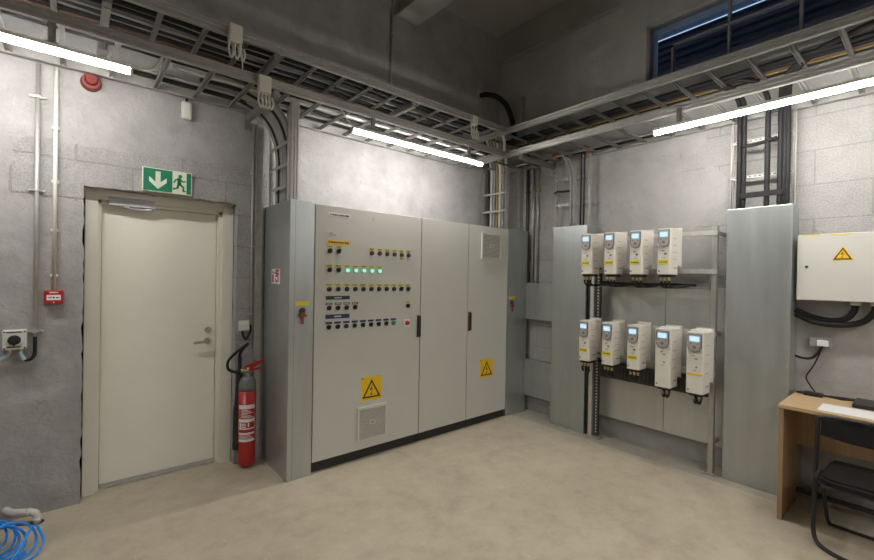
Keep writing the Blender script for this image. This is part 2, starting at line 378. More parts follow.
# ================================================================ LAMPS
def lamp(name, axis, c, a0, a1, z, label, group=None, mounts=(), mat=None):
    """batten luminaire along axis ('x' or 'y') at cross position c from a0 to a1; glows through its own diffuser"""
    mid = (a0+a1)/2
    t = thing(name, label, 'lamp', (mid, c, z) if axis == 'x' else (c, mid, z), group)
    def bx(b, s0, s1, w0, w1, z0, z1):
        if axis == 'x': b.box(s0, s1, w0, w1, z0, z1)
        else: b.box(w0, w1, s0, s1, z0, z1)
    b = B(); bx(b, a0+.01, a1-.01, c-.018, c+.018, z+.012, z+.032); obj('lamp_housing', b, M_WHITE, t)
    if mat: # added hall fitting: wide reflector sides keep its light off the upper walls
        b = B(); bx(b, a0-.01, a1+.01, c-.09, c+.09, z+.008, z+.012); bx(b, a0-.01, a1+.01, c-.09, c-.086, z-.045, z+.008); bx(b, a0-.01, a1+.01, c+.086, c+.09, z-.045, z+.008); obj('reflector', b, M_WHITE, t)
    b = B(); r = .0185; n = 10; prof = [(r*math.cos(math.pi+math.pi*i/n), r*math.sin(math.pi+math.pi*i/n)*.95) for i in range(n+1)]+[(r, .011), (-r, .011)]
    fn = (lambda u, v, w_: Vector((w_, c+u, z+v))) if axis == 'x' else (lambda u, v, w_: Vector((c+u, w_, z+v)))
    b.prism(fn, prof, a0+.012, a1-.012); obj('diffuser', b, mat or M_DIFF, t)
    for e0, e1 in ((a0, a0+.012), (a1-.012, a1)):
        b = B(); b.prism(fn, [(u*1.06, v*1.06) for u, v in prof], e0, e1); obj('end_cap', b, M_WHITE, t)
    for mx in mounts:
        b = B(); bx(b, mx-.015, mx+.015, c-.012, c+.012, z+.032, 2.752); bx(b, mx-.03, mx+.03, c-.02, c+.02, z+.032, z+.037)
        obj('hanger', b, M_TRAY, t)
    return t
LZ = 2.615
lamp('batten_lamp', 'x', 2.93, 1.60, 3.04, LZ, 'lit white batten lamp hanging from the tray above the control cabinets', mounts=(1.79, 2.857))
lamp('batten_lamp', 'x', 2.93, -1.22, .235, LZ, 'lit white batten lamp hanging above the red siren at the left', mounts=(-.9, -.1))
lamp('batten_lamp', 'y', 3.32, -.03, 1.42, LZ, 'lit white batten lamp hanging from the tray above the white drives', mounts=(1.24, .15))
# unseen lamps added out of view to light the floor and hall
lamp('batten_lamp', 'y', 3.32, -2.6, -1.15, LZ, 'unseen batten lamp added further along the right wall tray', mounts=(-2.4, -1.3))
lamp('batten_lamp', 'x', -1.7, -1.6, -.15, 3.1, 'unseen batten lamp added over the hall behind the camera, on the door side', group='added hall lamps behind the camera', mat=M_DIFF2)
lamp('batten_lamp', 'x', -1.7, .9, 2.35, 3.1, 'unseen batten lamp added over the hall behind the camera, on the desk side', group='added hall lamps behind the camera', mat=M_DIFF2)

# ================================================================ CABLE LADDERS
def rail(b, axis, c, a0, a1, z, out):
    """side rail: 55 mm web with folded lips and a mid groove; out = +1/-1 side the lips point to"""
    def bx(s0, s1, w0, w1, z0, z1):
        if axis == 'x': b.box(s0, s1, w0, w1, z0, z1)
        else: b.box(w0, w1, s0, s1, z0, z1)
    bx(a0, a1, c-.002, c+.002, z, z+.058)
    bx(a0, a1, c, c+out*.014, z, z+.004); bx(a0, a1, c, c+out*.014, z+.054, z+.058)
    for q in (.0, .025, .052): bx(a0, a1, c, c-out*.015, z+q, z+q+.006)
def ladder(name, axis, c0, c1, a0, a1, z, label, rungs):
    """horizontal ladder: rails at c0 (room side) and c1 (wall side)"""
    t = thing(name, label, 'cable ladder', ((a0+a1)/2, (c0+c1)/2, z) if axis == 'x' else ((c0+c1)/2, (a0+a1)/2, z))
    for c, o in ((c0, -1 if c0 > c1 else 1), (c1, 1 if c0 > c1 else -1)):
        b = B(); rail(b, axis, c, a0, a1, z, o); obj('rail', b, M_RAIL, t)
    proto = None
    for a in rungs:
        if proto is None:
            b = B(); lo, hi = min(c0, c1)+.003, max(c0, c1)-.003
            for s0, s1, z0, z1 in ((-.014, .014, z+.014, z+.018), (-.014, -.008, z+.002, z+.016), (.008, .014, z+.002, z+.016)):
                if axis == 'x': b.box(a+s0, a+s1, lo, hi, z0, z1)
                else: b.box(lo, hi, a+s0, a+s1, z0, z1)
            proto = obj('rung', b, M_TRAY, t); pa = a
        else:
            o = proto.copy(); C.objects.link(o); o.parent = t
            o.location = (a-pa, 0, 0) if axis == 'x' else (0, a-pa, 0)
    return t
AX = [1.316+.237*k for k in range(-12, 9)]
ladder('cable_ladder', 'x', 2.93, 3.50, -1.9, 3.372, 3.0, 'upper horizontal cable ladder along the wall over the door and cabinets', AX)
ladder('cable_ladder', 'x', 2.93, 3.50, -1.9, 3.372, 2.752, 'lower horizontal cable ladder along the wall over the door and cabinets', [a+.04 for a in AX])
BY = [2.033-.233*k for k in range(-6, 17)]
ladder('cable_ladder', 'y', 3.40, 3.94, -1.9, 3.50, 3.0, 'upper horizontal cable ladder on the window wall above the drives', BY)
ladder('cable_ladder', 'y', 3.40, 3.94, -1.9, 3.50, 2.752, 'lower horizontal cable ladder on the window wall above the drives', [a-.05 for a in BY])

# cantilever arms that carry the ladders
def arm(axis, a, z, lab, grp=None):
    b = B()
    if axis == 'x':
        b.box(a-.02, a+.02, 2.94, YA, z-.045, z-.003); b.box(a-.026, a+.026, YA-.008, YA, z-.11, z+.04); b.box(a-.012, a+.012, 3.0, YA, z-.05, z-.045)
        for q in (-.09, .02): b.cyl((a, YA-.02, z+q), (a, YA-.008, z+q), .011, 8)
    else:
        b.box(3.41, XB, a-.02, a+.02, z-.045, z-.003); b.box(XB-.008, XB, a-.026, a+.026, z-.11, z+.04)
        for q in (-.09, .02): b.cyl((XB-.02, a, z+q), (XB-.008, a, z+q), .011, 8)
    tag(obj('support_arm', b, M_TRAY), lab, 'bracket', grp)
arm('x', 1.035, 2.752, 'grey bracket arm under the lower ladder just left of the tall cable drop')
arm('x', 1.035, 3.0, 'grey bracket arm under the upper ladder left of the tall cable drop')
arm('x', .12, 3.0, 'grey bracket arm under the upper ladder above the red siren')
arm('x', 2.2, 3.0, 'grey bracket arm under the upper ladder above the middle of the cabinets')
arm('y', 2.75, 2.752, 'grey bracket arm under the lower right ladder near the corner')

# slotted posts hanging between the two ladder levels
for a, lab in ((1.21, 'ribbed steel post between the lower ladder and the left cover box'),):
    b = B(); b.box(a-.03, a+.03, 2.935, 2.94, 2.045, 2.752)
    b.box(a-.03, a-.022, 2.94, 2.975, 2.045, 2.752); b.box(a+.022, a+.03, 2.94, 2.975, 2.045, 2.752)
    for q in (-.027, -.006, .015): b.box(a+q, a+q+.012, 2.927, 2.935, 2.045, 2.752)
    # moved to stand just behind the cover front
    for v in b.bm.verts: v.co.y += .11
    tag(obj('steel_post', b, M_ZINC), lab, 'post')

# cables lying in the ladders
seen = {}; ORD = ['first', 'second', 'third', 'fourth', 'fifth', 'sixth', 'seventh']
def hcable(axis, c, a0, a1, z, r, mat, label, group, amp=.012, end=None, rs=random.Random(11)):
    n = 22; pts = []
    for i in range(n+1):
        a = a0+(a1-a0)*i/n; cc = c+rs.uniform(-amp, amp); zz = z+r+rs.uniform(0, .004)
        pts.append((a, cc, zz) if axis == 'x' else (cc, a, zz))
    if end: pts += end
    if label in seen:
        seen[label] += 1
    else: seen[label] = 1
    if group: label = ORD[seen[label]-1]+' from the front: '+label
    b = B(); b.tube(pts, r, 8, 3); return tag(obj('power_cable', b, mat), label, 'cable', group)
for k, (y, r, m) in enumerate(((3.05, .016, M_CBLK), (3.12, .013, M_CBLK), (3.19, .011, M_CGRY), (3.25, .018, M_CBLK), (3.32, .012, M_CBLK), (3.38, .014, M_CBRN), (3.44, .010, M_CBLK))):
    hcable('x', y, -1.9, 3.3-.04*k, 3.019, r, m, {M_CBLK: 'black cable in the upper ladder over the cabinets', M_CGRY: 'light grey cable in the upper ladder over the cabinets', M_CBRN: 'brown cable in the upper ladder over the cabinets'}[m],
           'black cables in the upper back ladder' if m is M_CBLK else None)
for k, (y, r, m) in enumerate(((3.03, .012, M_CBLK), (3.11, .010, M_CLGT), (3.2, .014, M_CBLK), (3.29, .012, M_CGRY), (3.37, .015, M_CBLK))):
    hcable('x', y, (-1.9, .45, .62, .30, -1.9)[k], 3.3-.04*k, 2.771, r, m, {M_CBLK: 'black cable in the lower ladder over the cabinets', M_CGRY: 'mid grey cable in the lower ladder over the cabinets', M_CLGT: 'pale cable in the lower ladder over the cabinets'}[m],
           'black cables in the lower back ladder' if m is M_CBLK else None)
for k, (x, r, m) in enumerate(((3.72, .020, M_CBLK), (3.78, .016, M_CBLK), (3.83, .013, M_CBRN), (3.865, .007, M_CYEL), (3.91, .012, M_CBLK))):
    hcable('y', x, -1.9, 3.30, 3.019, r, m, {M_CBLK: 'black cable lying in the upper ladder above the drives', M_CBRN: 'brown cable lying in the upper ladder above the drives', M_CYEL: 'yellow cable lying in the upper ladder above the drives'}[m],
           'black cables in the upper right ladder' if m is M_CBLK else None, amp=.006)
for k, (x, r, m) in enumerate(((3.82, .012, M_CGRY), (3.88, .014, M_CBLK))):
    hcable('y', x, -1.9, 3.20, 2.771, r, m, 'grey cable lying in the lower ladder above the drives' if m is M_CGRY else 'black cable lying in the lower ladder above the drives', None, amp=.006)

# white junction boxes clipped on the ladder rails, with looped tails
def jbox(x, z, zl, lab, n, k_=1.0):
    t = thing('junction_box', lab, 'junction box', (x, 2.905, z-.06))
    b = B(); b.box(x-.04*k_, x+.04*k_, 2.88, 2.922, z-.055*k_, z+.055*k_, .004); b.box(x-.034*k_, x+.034*k_, 2.876, 2.88, z-.048*k_, z+.048*k_, .001); obj('box_body', b, M_WHITE, t)
    for k in range(n):
        u = x-.034+.068*k/(n-1); b = B()
        d = .035 if k % 2 else .028
        b.tube([(u, 2.90, z-.055), (u-.004, 2.895, z-.055-zl*.6), (u+.010, 2.89, z-.055-zl), (u+.024, 2.895, z-.055-zl*.6), (u+.022, 2.915, z-.06-zl*.1)], .0065, 8, 5)
        obj('cable_tail', b, M_WHITE, t)
    return t
jbox(.757, 3.01, .10, 'white junction box on the upper ladder rail above the door side', 3)
jbox(.94, 2.748, .10, 'white junction box on the lower ladder rail left of the cable drop', 4)
jbox(2.89, 3.00, .12, 'white junction box on the upper ladder rail near the room corner', 3, .8)
b = B(); b.tube([(.20, 2.92, 2.635), (.27, 2.92, 2.64), (.33, 2.925, 2.66), (.36, 2.94, 2.72), (.40, 2.98, 2.785), (.46, 3.05, 2.80)], .007, 8); tag(obj('lamp_cable', b, M_WHITE), 'white supply cable from the left lamp up to the ladder', 'cable')
b = B(); b.tube([(1.63, 2.93, 2.645), (1.57, 2.93, 2.68), (1.53, 2.94, 2.74), (1.50, 2.98, 2.79)], .006, 8); tag(obj('lamp_cable', b, M_WHITE), 'white supply cable from the cabinet lamp up to the ladder', 'cable')
b = B(); b.tube([(.80, 2.925, 2.96), (.805, 2.92, 2.9), (.81, 2.925, 2.80)], .004, 6); tag(obj('thin_wire', b, M_WHITE), 'thin white wire hanging beside the upper left junction box', 'cable')
b = B(); b.tube([(-.1, 3.05, 3.05), (.35, 3.10, 3.06), (.6, 3.02, 3.07), (.68, 2.97, 3.06)], .008, 8); tag(obj('pale_cable', b, M_CLGT), 'pale cable bowed across the upper ladder by the first junction box', 'cable')

# ================================================================ VERTICAL LADDERS
def vladder(plane, c, s0, s1, z0, z1, rz, label, slotted, mat, caps=False):
    """plane 'x': ladder lies in a plane of constant x, rails at y=s0 and y=s1"""
    t = thing('wall_ladder', label, 'cable ladder', (c, (s0+s1)/2, z0))
    for s in (s0, s1):
        b = B(); b.box(c-.02, c+.02, s-.004, s+.004, z0, z1); b.box(c-.02, c-.016, s-.008, s+.008, z0, z1); obj('rail', b, mat, t)
    for z in rz:
        b = B(); lo, hi = min(s0, s1)+.005, max(s0, s1)-.005
        b.box(c-.022, c-.018, lo, hi, z-.010, z+.010); b.box(c-.022, c-.004, lo, hi, z+.008, z+.012)
        if slotted:
            b.mi = 1; n = int((hi-lo)/.03)
            for k in range(n): y = lo+.015+k*.03; b.box(c-.0232, c-.022, y-.008, y+.008, z-.004, z+.004)
        obj('rung', b, [mat, M_DKST], t)
    if caps:
        for s in (s0, s1):
            b = B(); b.cyl((c-.02, s, z1-.002), (c-.075, s, z1-.002), .030, 14); obj('end_cap', b, M_ORNG, t)
    return t
vladder('x', 1.205, 3.13, 3.5, 2.045, 2.74, (2.16, 2.32, 2.48, 2.64), 'steel ladder behind the tall cable drop left of the cabinets', False, M_ZINC)
vladder('x', 3.69, 3.16, 3.52, 2.045, 2.74, (2.27, 2.47), 'steel ladder carrying cables down into the cover right of the cabinets', False, M_ZINC)
vladder('x', 3.92, 2.28, 2.665, 2.045, 2.80, (2.285, 2.55), 'orange-capped slotted ladder above the narrow cover beside the drives', True, M_ZINC, True)
vladder('x', 3.935, .69, 1.07, 2.045, 2.745, (2.06, 2.31, 2.58), 'wall ladder with thick black cables above the wide cover at right', True, M_ZINC)
def vcable(pts, r, mat, label, group=None):
    if group and 'from the left' not in label:
        seen[label] = seen.get(label, 0)+1; label = ORD[seen[label]-1]+' from the front: '+label
    b = B(); b.tube(pts, r, 10, 6); return tag(obj('riser_cable', b, mat), label, 'cable', group)
# left drop: six cables sweep out of the lower ladder
for k, (y, m) in enumerate(((3.15, M_CGRY), (3.19, M_CGRY), (3.235, M_CBLK), (3.28, M_CGRY), (3.325, M_CGRY), (3.37, M_CGRY), (3.415, M_CBLK), (3.46, M_CGRY))):
    vcable([(.80+.02*k, y+.01, 2.805), (.93, y+.005, 2.80), (1.06, y, 2.755), (1.155, y, 2.67), (1.215, y, 2.54), (1.236, y, 2.40), (1.236, y, 2.30), (1.236, y, 2.05)], .015, m,
           'grey cable sweeping down into the cover left of the cabinets' if m is M_CGRY else 'black cable sweeping down into the cover left of the cabinets',
           'grey cables of the left drop' if m is M_CGRY else 'black cables of the left drop')
# drop into the cover right of the cabinets
for k, (y, m, r) in enumerate(((3.20, M_CLGT, .017), (3.255, M_CGRY, .013), (3.30, M_CLGT, .015), (3.345, M_CYEL, .012), (3.39, M_CGRY, .015), (3.435, M_CLGT, .015), (3.475, M_CBLK, .014))):
    nm = {M_CLGT: 'pale', M_CGRY: 'grey', M_CYEL: 'yellow', M_CBLK: 'black'}[m]
    vcable([(3.50, y-.12, 3.06), (3.60, y-.06, 3.02), (3.67, y-.01, 2.92), (3.725, y, 2.76), (3.73, y, 2.6), (3.73, y, 2.05)], r, m,
           nm+' cable dropping into the cover right of the cabinets', nm+' cables of the corner drop' if nm in ('pale', 'grey') else None)
# drop above the narrow cover: grey cables arching from the ladder
for k, (y, m) in enumerate(((2.325, M_CBLK), (2.36, M_CBLK), (2.435, M_CGRY), (2.475, M_CGRY))):
    if m is M_CGRY:
        vcable([(3.86, 3.05, 2.80), (3.86, 2.80, 2.81+.02*(k-2)), (3.87, 2.60, 2.80+.02*(k-2)), (3.88, y+.05, 2.72), (3.885, y+.005, 2.58), (3.885, y, 2.3), (3.885, y, 2.05)], .014, m,
               'grey cable arching down to the narrow cover beside the drives', 'grey cables arching to the narrow cover')
    else:
        vcable([(3.885, y, 2.85), (3.885, y, 2.5), (3.885, y, 2.05)], .0065, m, 'black cable running straight down to the narrow cover beside the drives', 'black cables above the narrow cover')
b = B(); b.tube([(3.90, 2.68, 2.42), (3.87, 2.62, 2.425), (3.865, 2.56, 2.415), (3.90, 2.50, 2.42)], .012, 8); tag(obj('cable_clamp', b, M_BLACK), 'short black clamp on the orange-capped ladder', 'clamp')
# drop above the wide cover: thick black cables
OR = ['first', 'second', 'third', 'fourth', 'fifth', 'sixth', 'seventh', 'eighth']
for k, (y, r) in enumerate(((1.015, .016), (.985, .016), (.84, .018))):
    vcable([(3.80, y+.42, 3.045+.012*k), (3.80, y+.2, 3.035), (3.82, y+.06, 2.98), (3.86, y, 2.86), (3.88, y, 2.7), (3.885, y, 2.4), (3.885, y, 2.05)], r, M_CBLK,
           OR[k]+' from the left of the thick black cables above wide cover', 'thick black cables above the wide cover')
for k, (y, r) in enumerate(((.765, .017), (.74, .014), (.72, .015))):
    vcable([(3.46+.035*k, -.9, 3.045+.01*k), (3.47+.035*k, -.2, 3.045+.01*k), (3.52+.035*k, .12, 3.05+.01*k), (3.64+.02*k, .38, 3.055+.01*k), (3.78, y-.12, 3.03), (3.845, y-.02, 2.95), (3.875, y, 2.82), (3.885, y, 2.6), (3.885, y, 2.4), (3.885, y, 2.05)], r, M_CBLK,
           OR[k+3]+' from the left of the thick black cables above wide cover', 'thick black cables above the wide cover')
b = B(); b.tube([(3.87, 1.0, 2.545), (3.86, .92, 2.53), (3.865, .78, 2.56)], .012, 8); tag(obj('cable_tie_bar', b, M_CBLK), 'upper black tie across the thick cables at right', 'cable tie')
b = B(); b.box(3.858, 3.868, .74, 1.0, 2.14, 2.18); tag(obj('cable_tie_bar', b, M_CBLK), 'lower broad black tie across the thick cables at right', 'cable tie')

# ================================================================ COVERS
def cover(name, lab, x0, x1, y0, y1, z0, z1, seam=None, bev=.004):
    b = B(); b.box(x0, x1, y0, y1, z0, z1, bev)
    if seam: b.mi = 1; seam(b)
    return tag(obj(name, b, [M_GALV, M_DKST]), lab, 'cable cover')
def folded(b): # folded return edge line on the left cover
    b.mi = 0; b.box(1.178, 1.215, 3.0275, 3.032, .003, 2.042); b.mi = 1; b.box(1.2155, 1.2175, 3.0295, 3.0325, .003, 2.042)
cv = thing('cable_cover', 'tall galvanised cover box between the fire extinguisher and the control cabinet', 'cable cover', (1.27, 3.3, 0))
b = B(); b.box(1.178, 1.365, 3.032, YA-.002, .0, 2.045, .003); folded(b); obj('cover_box', b, [M_GALV, M_DKST], cv)
def red_tag(cvr, u, v, fn):
    b = B(); b.prism(fn, [(u-.052, v+.05), (u+.055, v+.05), (u+.055, v+.082), (u-.052, v+.082)], 0, .002); obj('yellow_label', b, M_LEM, cvr)
    b = B(); b.disc(fn, u, v+.015, .021, 0, .012, 16); obj('key_lock', b, M_DKST, cvr)
    b = B(); b.disc(fn, u, v-.015, .020, .012, .017, 6); b.stroke(fn, (u-.028, v-.020), (u-.012, v-.028), .010, .012, .018); b.stroke(fn, (u+.028, v-.020), (u+.012, v-.028), .010, .012, .018)
    b.stroke(fn, (u, v-.02), (u, v-.08), .014, .010, .018); obj('red_key_tag', b, M_REDM, cvr)
red_tag(cv, 1.275, 1.225, onA(3.0275))
# fire extinguisher pictogram stuck on the cover's side (seen from the door)
fs = lambda u, v, w: Vector((1.178-w, -u, v))
b = B(); b.prism(fs, [(-3.39, 1.43), (-3.22, 1.43), (-3.22, 1.543), (-3.39, 1.543)], 0, .0015); b.mi = 1
b.prism(fs, [(-3.375, 1.44), (-3.345, 1.44), (-3.345, 1.50), (-3.375, 1.50)], .0015, .0025); b.stroke(fs, (-3.36, 1.50), (-3.36, 1.525), .012, .0015, .0025); b.stroke(fs, (-3.36, 1.522), (-3.33, 1.512), .008, .0015, .0025)
for a0, a1 in (((-3.30, 1.53), (-3.24, 1.53)), ((-3.31, 1.512), (-3.24, 1.505)), ((-3.30, 1.49), (-3.265, 1.49)), ((-3.25, 1.485), (-3.25, 1.45)), ((-3.31, 1.462), (-3.275, 1.445))): b.stroke(fs, a0, a1, .016, .0015, .0025)
obj('extinguisher_sticker', b, [M_PAPER, M_RED], cv)

cv = thing('cable_cover', 'tall galvanised cover box right of the double cabinet, beside the corner', 'cable cover', (3.76, 3.3, 0))
b = B(); b.box(3.592, 3.93, 3.045, YA-.002, 0, 2.045, .003); obj('cover_box', b, M_GALV, cv); red_tag(cv, 3.665, 1.225, onA(3.045))
b = B(); b.box(3.905, 3.925, 2.622, 3.043, 1.05, 1.455, .002); b.box(3.925, 3.995, 2.625, 3.04, 1.44, 1.453); b.box(3.925, 3.995, 2.625, 3.04, 1.052, 1.065)
tag(obj('bridge_cover', b, M_GALV), 'upper horizontal galvanised cover bridging the two covers near the corner', 'cable cover')
b = B(); b.box(3.905, 3.925, 2.622, 3.043, .19, .592, .002); b.box(3.925, 3.995, 2.625, 3.04, .577, .59); b.box(3.925, 3.995, 2.625, 3.04, .192, .205)
tag(obj('bridge_cover', b, M_GALV), 'lower horizontal galvanised cover bridging the two covers near the corner', 'cable cover')
cover('cable_cover', 'tall galvanised cover below the orange-capped ladder, left of the drives', 3.80, XB-.002, 2.232, 2.618, 0, 2.042)
cv = thing('cable_cover', 'tall wide galvanised cover between the drives and the wooden desk', 'cable cover', (3.9, .86, 0))
b = B(); b.box(3.80, XB-.002, .672, 1.062, 0, 2.058, .004); b.mi = 1; b.box(3.7985, 3.80, .700, .7015, .02, 2.04); obj('cover_box', b, [M_GALV, M_GALV2], cv)
b = B()
for y, z in ((.685, 1.29), (1.045, 1.30), (.685, .92), (1.045, .90)): b.cyl((3.80, y, z), (3.794, y, z), .007, 8)
obj('screws', b, M_ZINC, cv)

# ================================================================ CABINETS
CY = 3.04
def louvre(door, x0, x1, z0, z1, lab):
    b = B(); fn = onA(CY); t_ = .016
    b.prism(fn, [(x0, z0), (x1, z0), (x1, z1), (x0, z1)], 0, .006)
    for a in ((x0, x1, z0, z0+t_), (x0, x1, z1-t_, z1), (x0, x0+t_, z0+t_, z1-t_), (x1-t_, x1, z0+t_, z1-t_)):
        b.box(a[0], a[1], CY-.016, CY-.006, a[2], a[3])
    n = 18; h = (z1-z0-2*t_)/n
    for k in range(n):
        z = z0+t_+k*h; b.mi = 0; b.box(x0+t_, x1-t_, CY-.014, CY-.006, z+h*.45, z+h*.95); b.mi = 2; b.box(x0+t_, x1-t_, CY-.0065, CY-.006, z, z+h*.45)
    cx, cz = (x0+x1)/2, (z0+z1)/2; b.mi = 0; b.box(cx-.028, cx+.028, CY-.0155, CY-.013, cz-.018, cz+.018); b.mi = 1; b.box(cx-.009, cx+.009, CY-.017, CY-.0155, cz-.007, cz+.007)
    o = obj('vent_filter', b, [M_VENT, M_DRGR, M_SLOT], door); o['label'] = lab
M_SLOT = new_mat('vent_slot', (.22, .215, .20), .6)
M_VENT = varied('vent_plastic', (.62, .61, .55), .5, 0, .03, 10)
def warning(b, fn, cx, cz, s, bg_plate=True):
    """yellow high-voltage triangle; slots 0 yellow, 1 ink"""
    h = s*.866
    if bg_plate: b.mi = 0; b.prism(fn, [(cx-s*.56, cz-s*.56), (cx+s*.56, cz-s*.56), (cx+s*.56, cz+s*.56), (cx-s*.56, cz+s*.56)], 0, .0015)
    b.mi = 1; b.prism(fn, [(cx-s/2, cz-h/2), (cx+s/2, cz-h/2), (cx, cz+h/2)], .0015, .0025)
    b.mi = 0; k = .74; o_ = -h*.045; b.prism(fn, [(cx-s/2*k, cz-h/2*k+o_), (cx+s/2*k, cz-h/2*k+o_), (cx, cz+h/2*k+o_)], .0025, .0032)
    b.mi = 1; q = s*1.28; cz -= s*.045
    b.prism(fn, [(cx+.03*q, cz+.20*q), (cx-.085*q, cz-.03*q), (cx-.02*q, cz-.03*q), (cx-.005*q, cz+.0*q)], .0032, .004)
    b.prism(fn, [(cx-.085*q, cz-.03*q), (cx+.06*q, cz+.02*q), (cx+.075*q, cz+.05*q), (cx-.02*q, cz+.0*q)], .0032, .0042)
    b.prism(fn, [(cx+.055*q, cz+.045*q), (cx-.02*q, cz-.19*q), (cx+.02*q, cz+.02*q)], .0032, .0043)
    b.prism(fn, [(cx-.035*q, cz-.24*q), (cx-.05*q, cz-.13*q), (cx+.035*q, cz-.16*q)], .0032, .0044)
def cabinet(x0, x1, doors, lab):
    t = thing('control_cabinet', lab, 'electrical cabinet', ((x0+x1)/2, 3.3, 0))
    b = B(); b.box(x0, x1, CY+.022, 3.54, .08, 2.036, .003); obj('cabinet_body', b, M_CAB, t)
    b = B(); b.box(x0+.004, x1-.004, CY+.030, 3.52, 0, .08); obj('plinth', b, M_GAP, t)
    out = []
    for a, c in doors:
        b = B(); b.box(a+.003, c-.003, CY, CY+.020, .084, 2.036, .003); d = obj('door', b, M_CAB, t); out.append(d)
    return t, out
c1, (d1,) = cabinet(1.372, 2.387, [(1.372, 2.387)], 'wide grey control cabinet with rows of buttons and green lamps')
c2, (d2, d3) = cabinet(2.389, 3.585, [(2.389, 2.985), (2.985, 3.585)], 'grey double-door cabinet with a vent high on its right door')
def cab_handle(door, x, z0, z1):
    b = B(); b.box(x-.015, x+.017, CY-.024, CY, z0, z1, .006); b.mi = 1; b.box(x-.0165, x+.0185, CY-.008, CY, z0-.008, z1+.008, .003); obj('door_handle', b, [M_GAP, M_RED], door)
cab_handle(d1, 2.366, .965, 1.150); cab_handle(d3, 3.008, .978, 1.155)
louvre(d1, 1.755, 2.035, .155, .43, 'pale louvred vent filter'); louvre(d3, 3.16, 3.455, 1.70, 1.97, 'pale louvred vent filter')
for d, cx, cz, s in ((d1, 1.887, .572, .175), (d3, 3.275, .567, .170)):
    b = B(); warning(b, onA(CY), cx, cz, s); b.mi = 1; b.disc(onA(CY), cx-s*.5, cz+s*.5, .006, .0015, .003, 8); o = obj('warning_sign', b, [M_YEL, M_INK], d); o['label'] = 'yellow square with black lightning triangle'
# buttons, switches, lamps and their label strips
fn = onA(CY)
cols = [1.494+.075*k for k in range(11)]
rows = {1: 1.69, 2: 1.543, 3: 1.394, 4: 1.249, 5: 1.102}
def strip(x, z, mat, w=.056, h=.016):
    b = B(); b.prism(fn, [(x-w/2, z-h/2), (x+w/2, z-h/2), (x+w/2, z+h/2), (x-w/2, z+h/2)], 0, .0015); b.mi = 1
    lo = x-w*.36
    for k in range(4): b.box(lo+k*w*.18, lo+k*w*.18+w*.12, CY-.0022, CY-.0015, z-h*.2, z+h*.2)
    obj('label_strip', b, [mat, M_INK if mat is not M_INK2 else M_PAPER], d1)
M_INK2 = new_mat('black_label', (.03, .03, .035), .5)
def button(x, z, mat, knob=False):
    b = B(); b.disc(fn, x, z, .0185, 0, .006, 18); b.mi = 1; b.disc(fn, x, z, .0155, .006, .016, 18, .0145)
    if knob: b.stroke(fn, (x-.004, z-.013), (x+.004, z+.013), .009, .016, .030)
    ring = M_GRIM if mat is M_GLED else M_BLACK
    obj('selector_switch' if knob else 'push_button', b, [ring, mat], d1)
for k in (0, 1): button(cols[k], rows[1], M_BLACK, True); strip(cols[k], rows[1]+.034, M_LEM)
for k in range(5, 11): button(cols[k], rows[1], M_BRN); strip(cols[k], rows[1]+.034, M_LEM, .05)
strip(cols[9], rows[1]-.034, M_LEM, .04)
for k in range(7): button(cols[k], rows[2], M_BLACK if k < 2 else M_GLED, k < 2); strip(cols[k], rows[2]+.034, M_LEM, .056)
for k in range(11): button(cols[k], rows[3], M_BLACK, k > 8); strip(cols[k], rows[3]+.034, M_LEM, .056)
for k in range(4): button(cols[k], rows[4], M_BLACK, True); strip(cols[k], rows[4]+.032, M_INK2)
button(cols[10], rows[4]-.004, M_BLACK, True); strip(cols[10], rows[4]+.03, M_LEM)
for k in range(9): button(cols[k], rows[5], M_BLACK if k < 8 else M_GRIM, k not in (2, 3)); strip(cols[k], rows[5]+.032, M_BLUEB)
b = B(); b.box(2.208, 2.272, CY-.002, CY, 1.062, 1.128); b.mi = 1; b.disc(fn, 2.24, 1.095, .020, .002, .02, 18, .017); obj('emergency_stop', b, [M_PAPER, M_RED], d1)
for x0, x1, z0, z1, m, nm in ((1.467, 1.668, 1.742, 1.774, M_YEL, 'title_label'), (1.476, 1.666, 1.955, 1.987, M_PAPER, 'name_plate'), (1.466, 1.56, 1.805, 1.818, M_PAPER, 'paper_label'), (1.466, 1.535, 1.824, 1.835, M_PAPER, 'paper_label'), (1.466, 1.670, 1.314, 1.342, M_INK2, 'title_label'), (1.466, 1.671, 1.166, 1.199, M_BLUEB, 'title_label')):
    b = B(); b.box(x0, x1, CY-.0015, CY, z0, z1); b.mi = 1; zc = (z0+z1)/2; n = 9; hh = (z1-z0)*.17
    full = m in (M_YEL, M_PAPER); a0, a1 = (x0+.015, x1-.012) if full else (x0+(x1-x0)*.35, x0+(x1-x0)*.65)
    for k in range(n):
        q = (a1-a0)/n; b.box(a0+k*q, a0+k*q+q*(.8 if k % 3 else .5), CY-.0022, CY-.0015, zc-hh, zc+hh)
    obj(nm, b, [m, M_INK if full else M_PAPER], d1)
b = B(); b.disc(fn, 1.88, 1.975, .016, 0, .001, 18); obj('round_sticker', b, new_mat('faint_sticker', (.52, .52, .48), .6), d1)
b = B(); b.cyl((1.452, 3.50, 2.036), (1.452, 3.50, 2.112), .007, 8); b.box(1.445, 1.459, 3.50, YA, 2.085, 2.095); tag(obj('cable_stub', b, M_DKST), 'thin dark stub on the wall just above the left cabinet corner', 'stub')
b = B(); b.box(1.478, 1.504, 3.485, YA, 2.036, 2.122, .003); tag(obj('cable_stub', b, M_GAP), 'thicker black stub on the wall just above the left cabinet corner', 'stub')

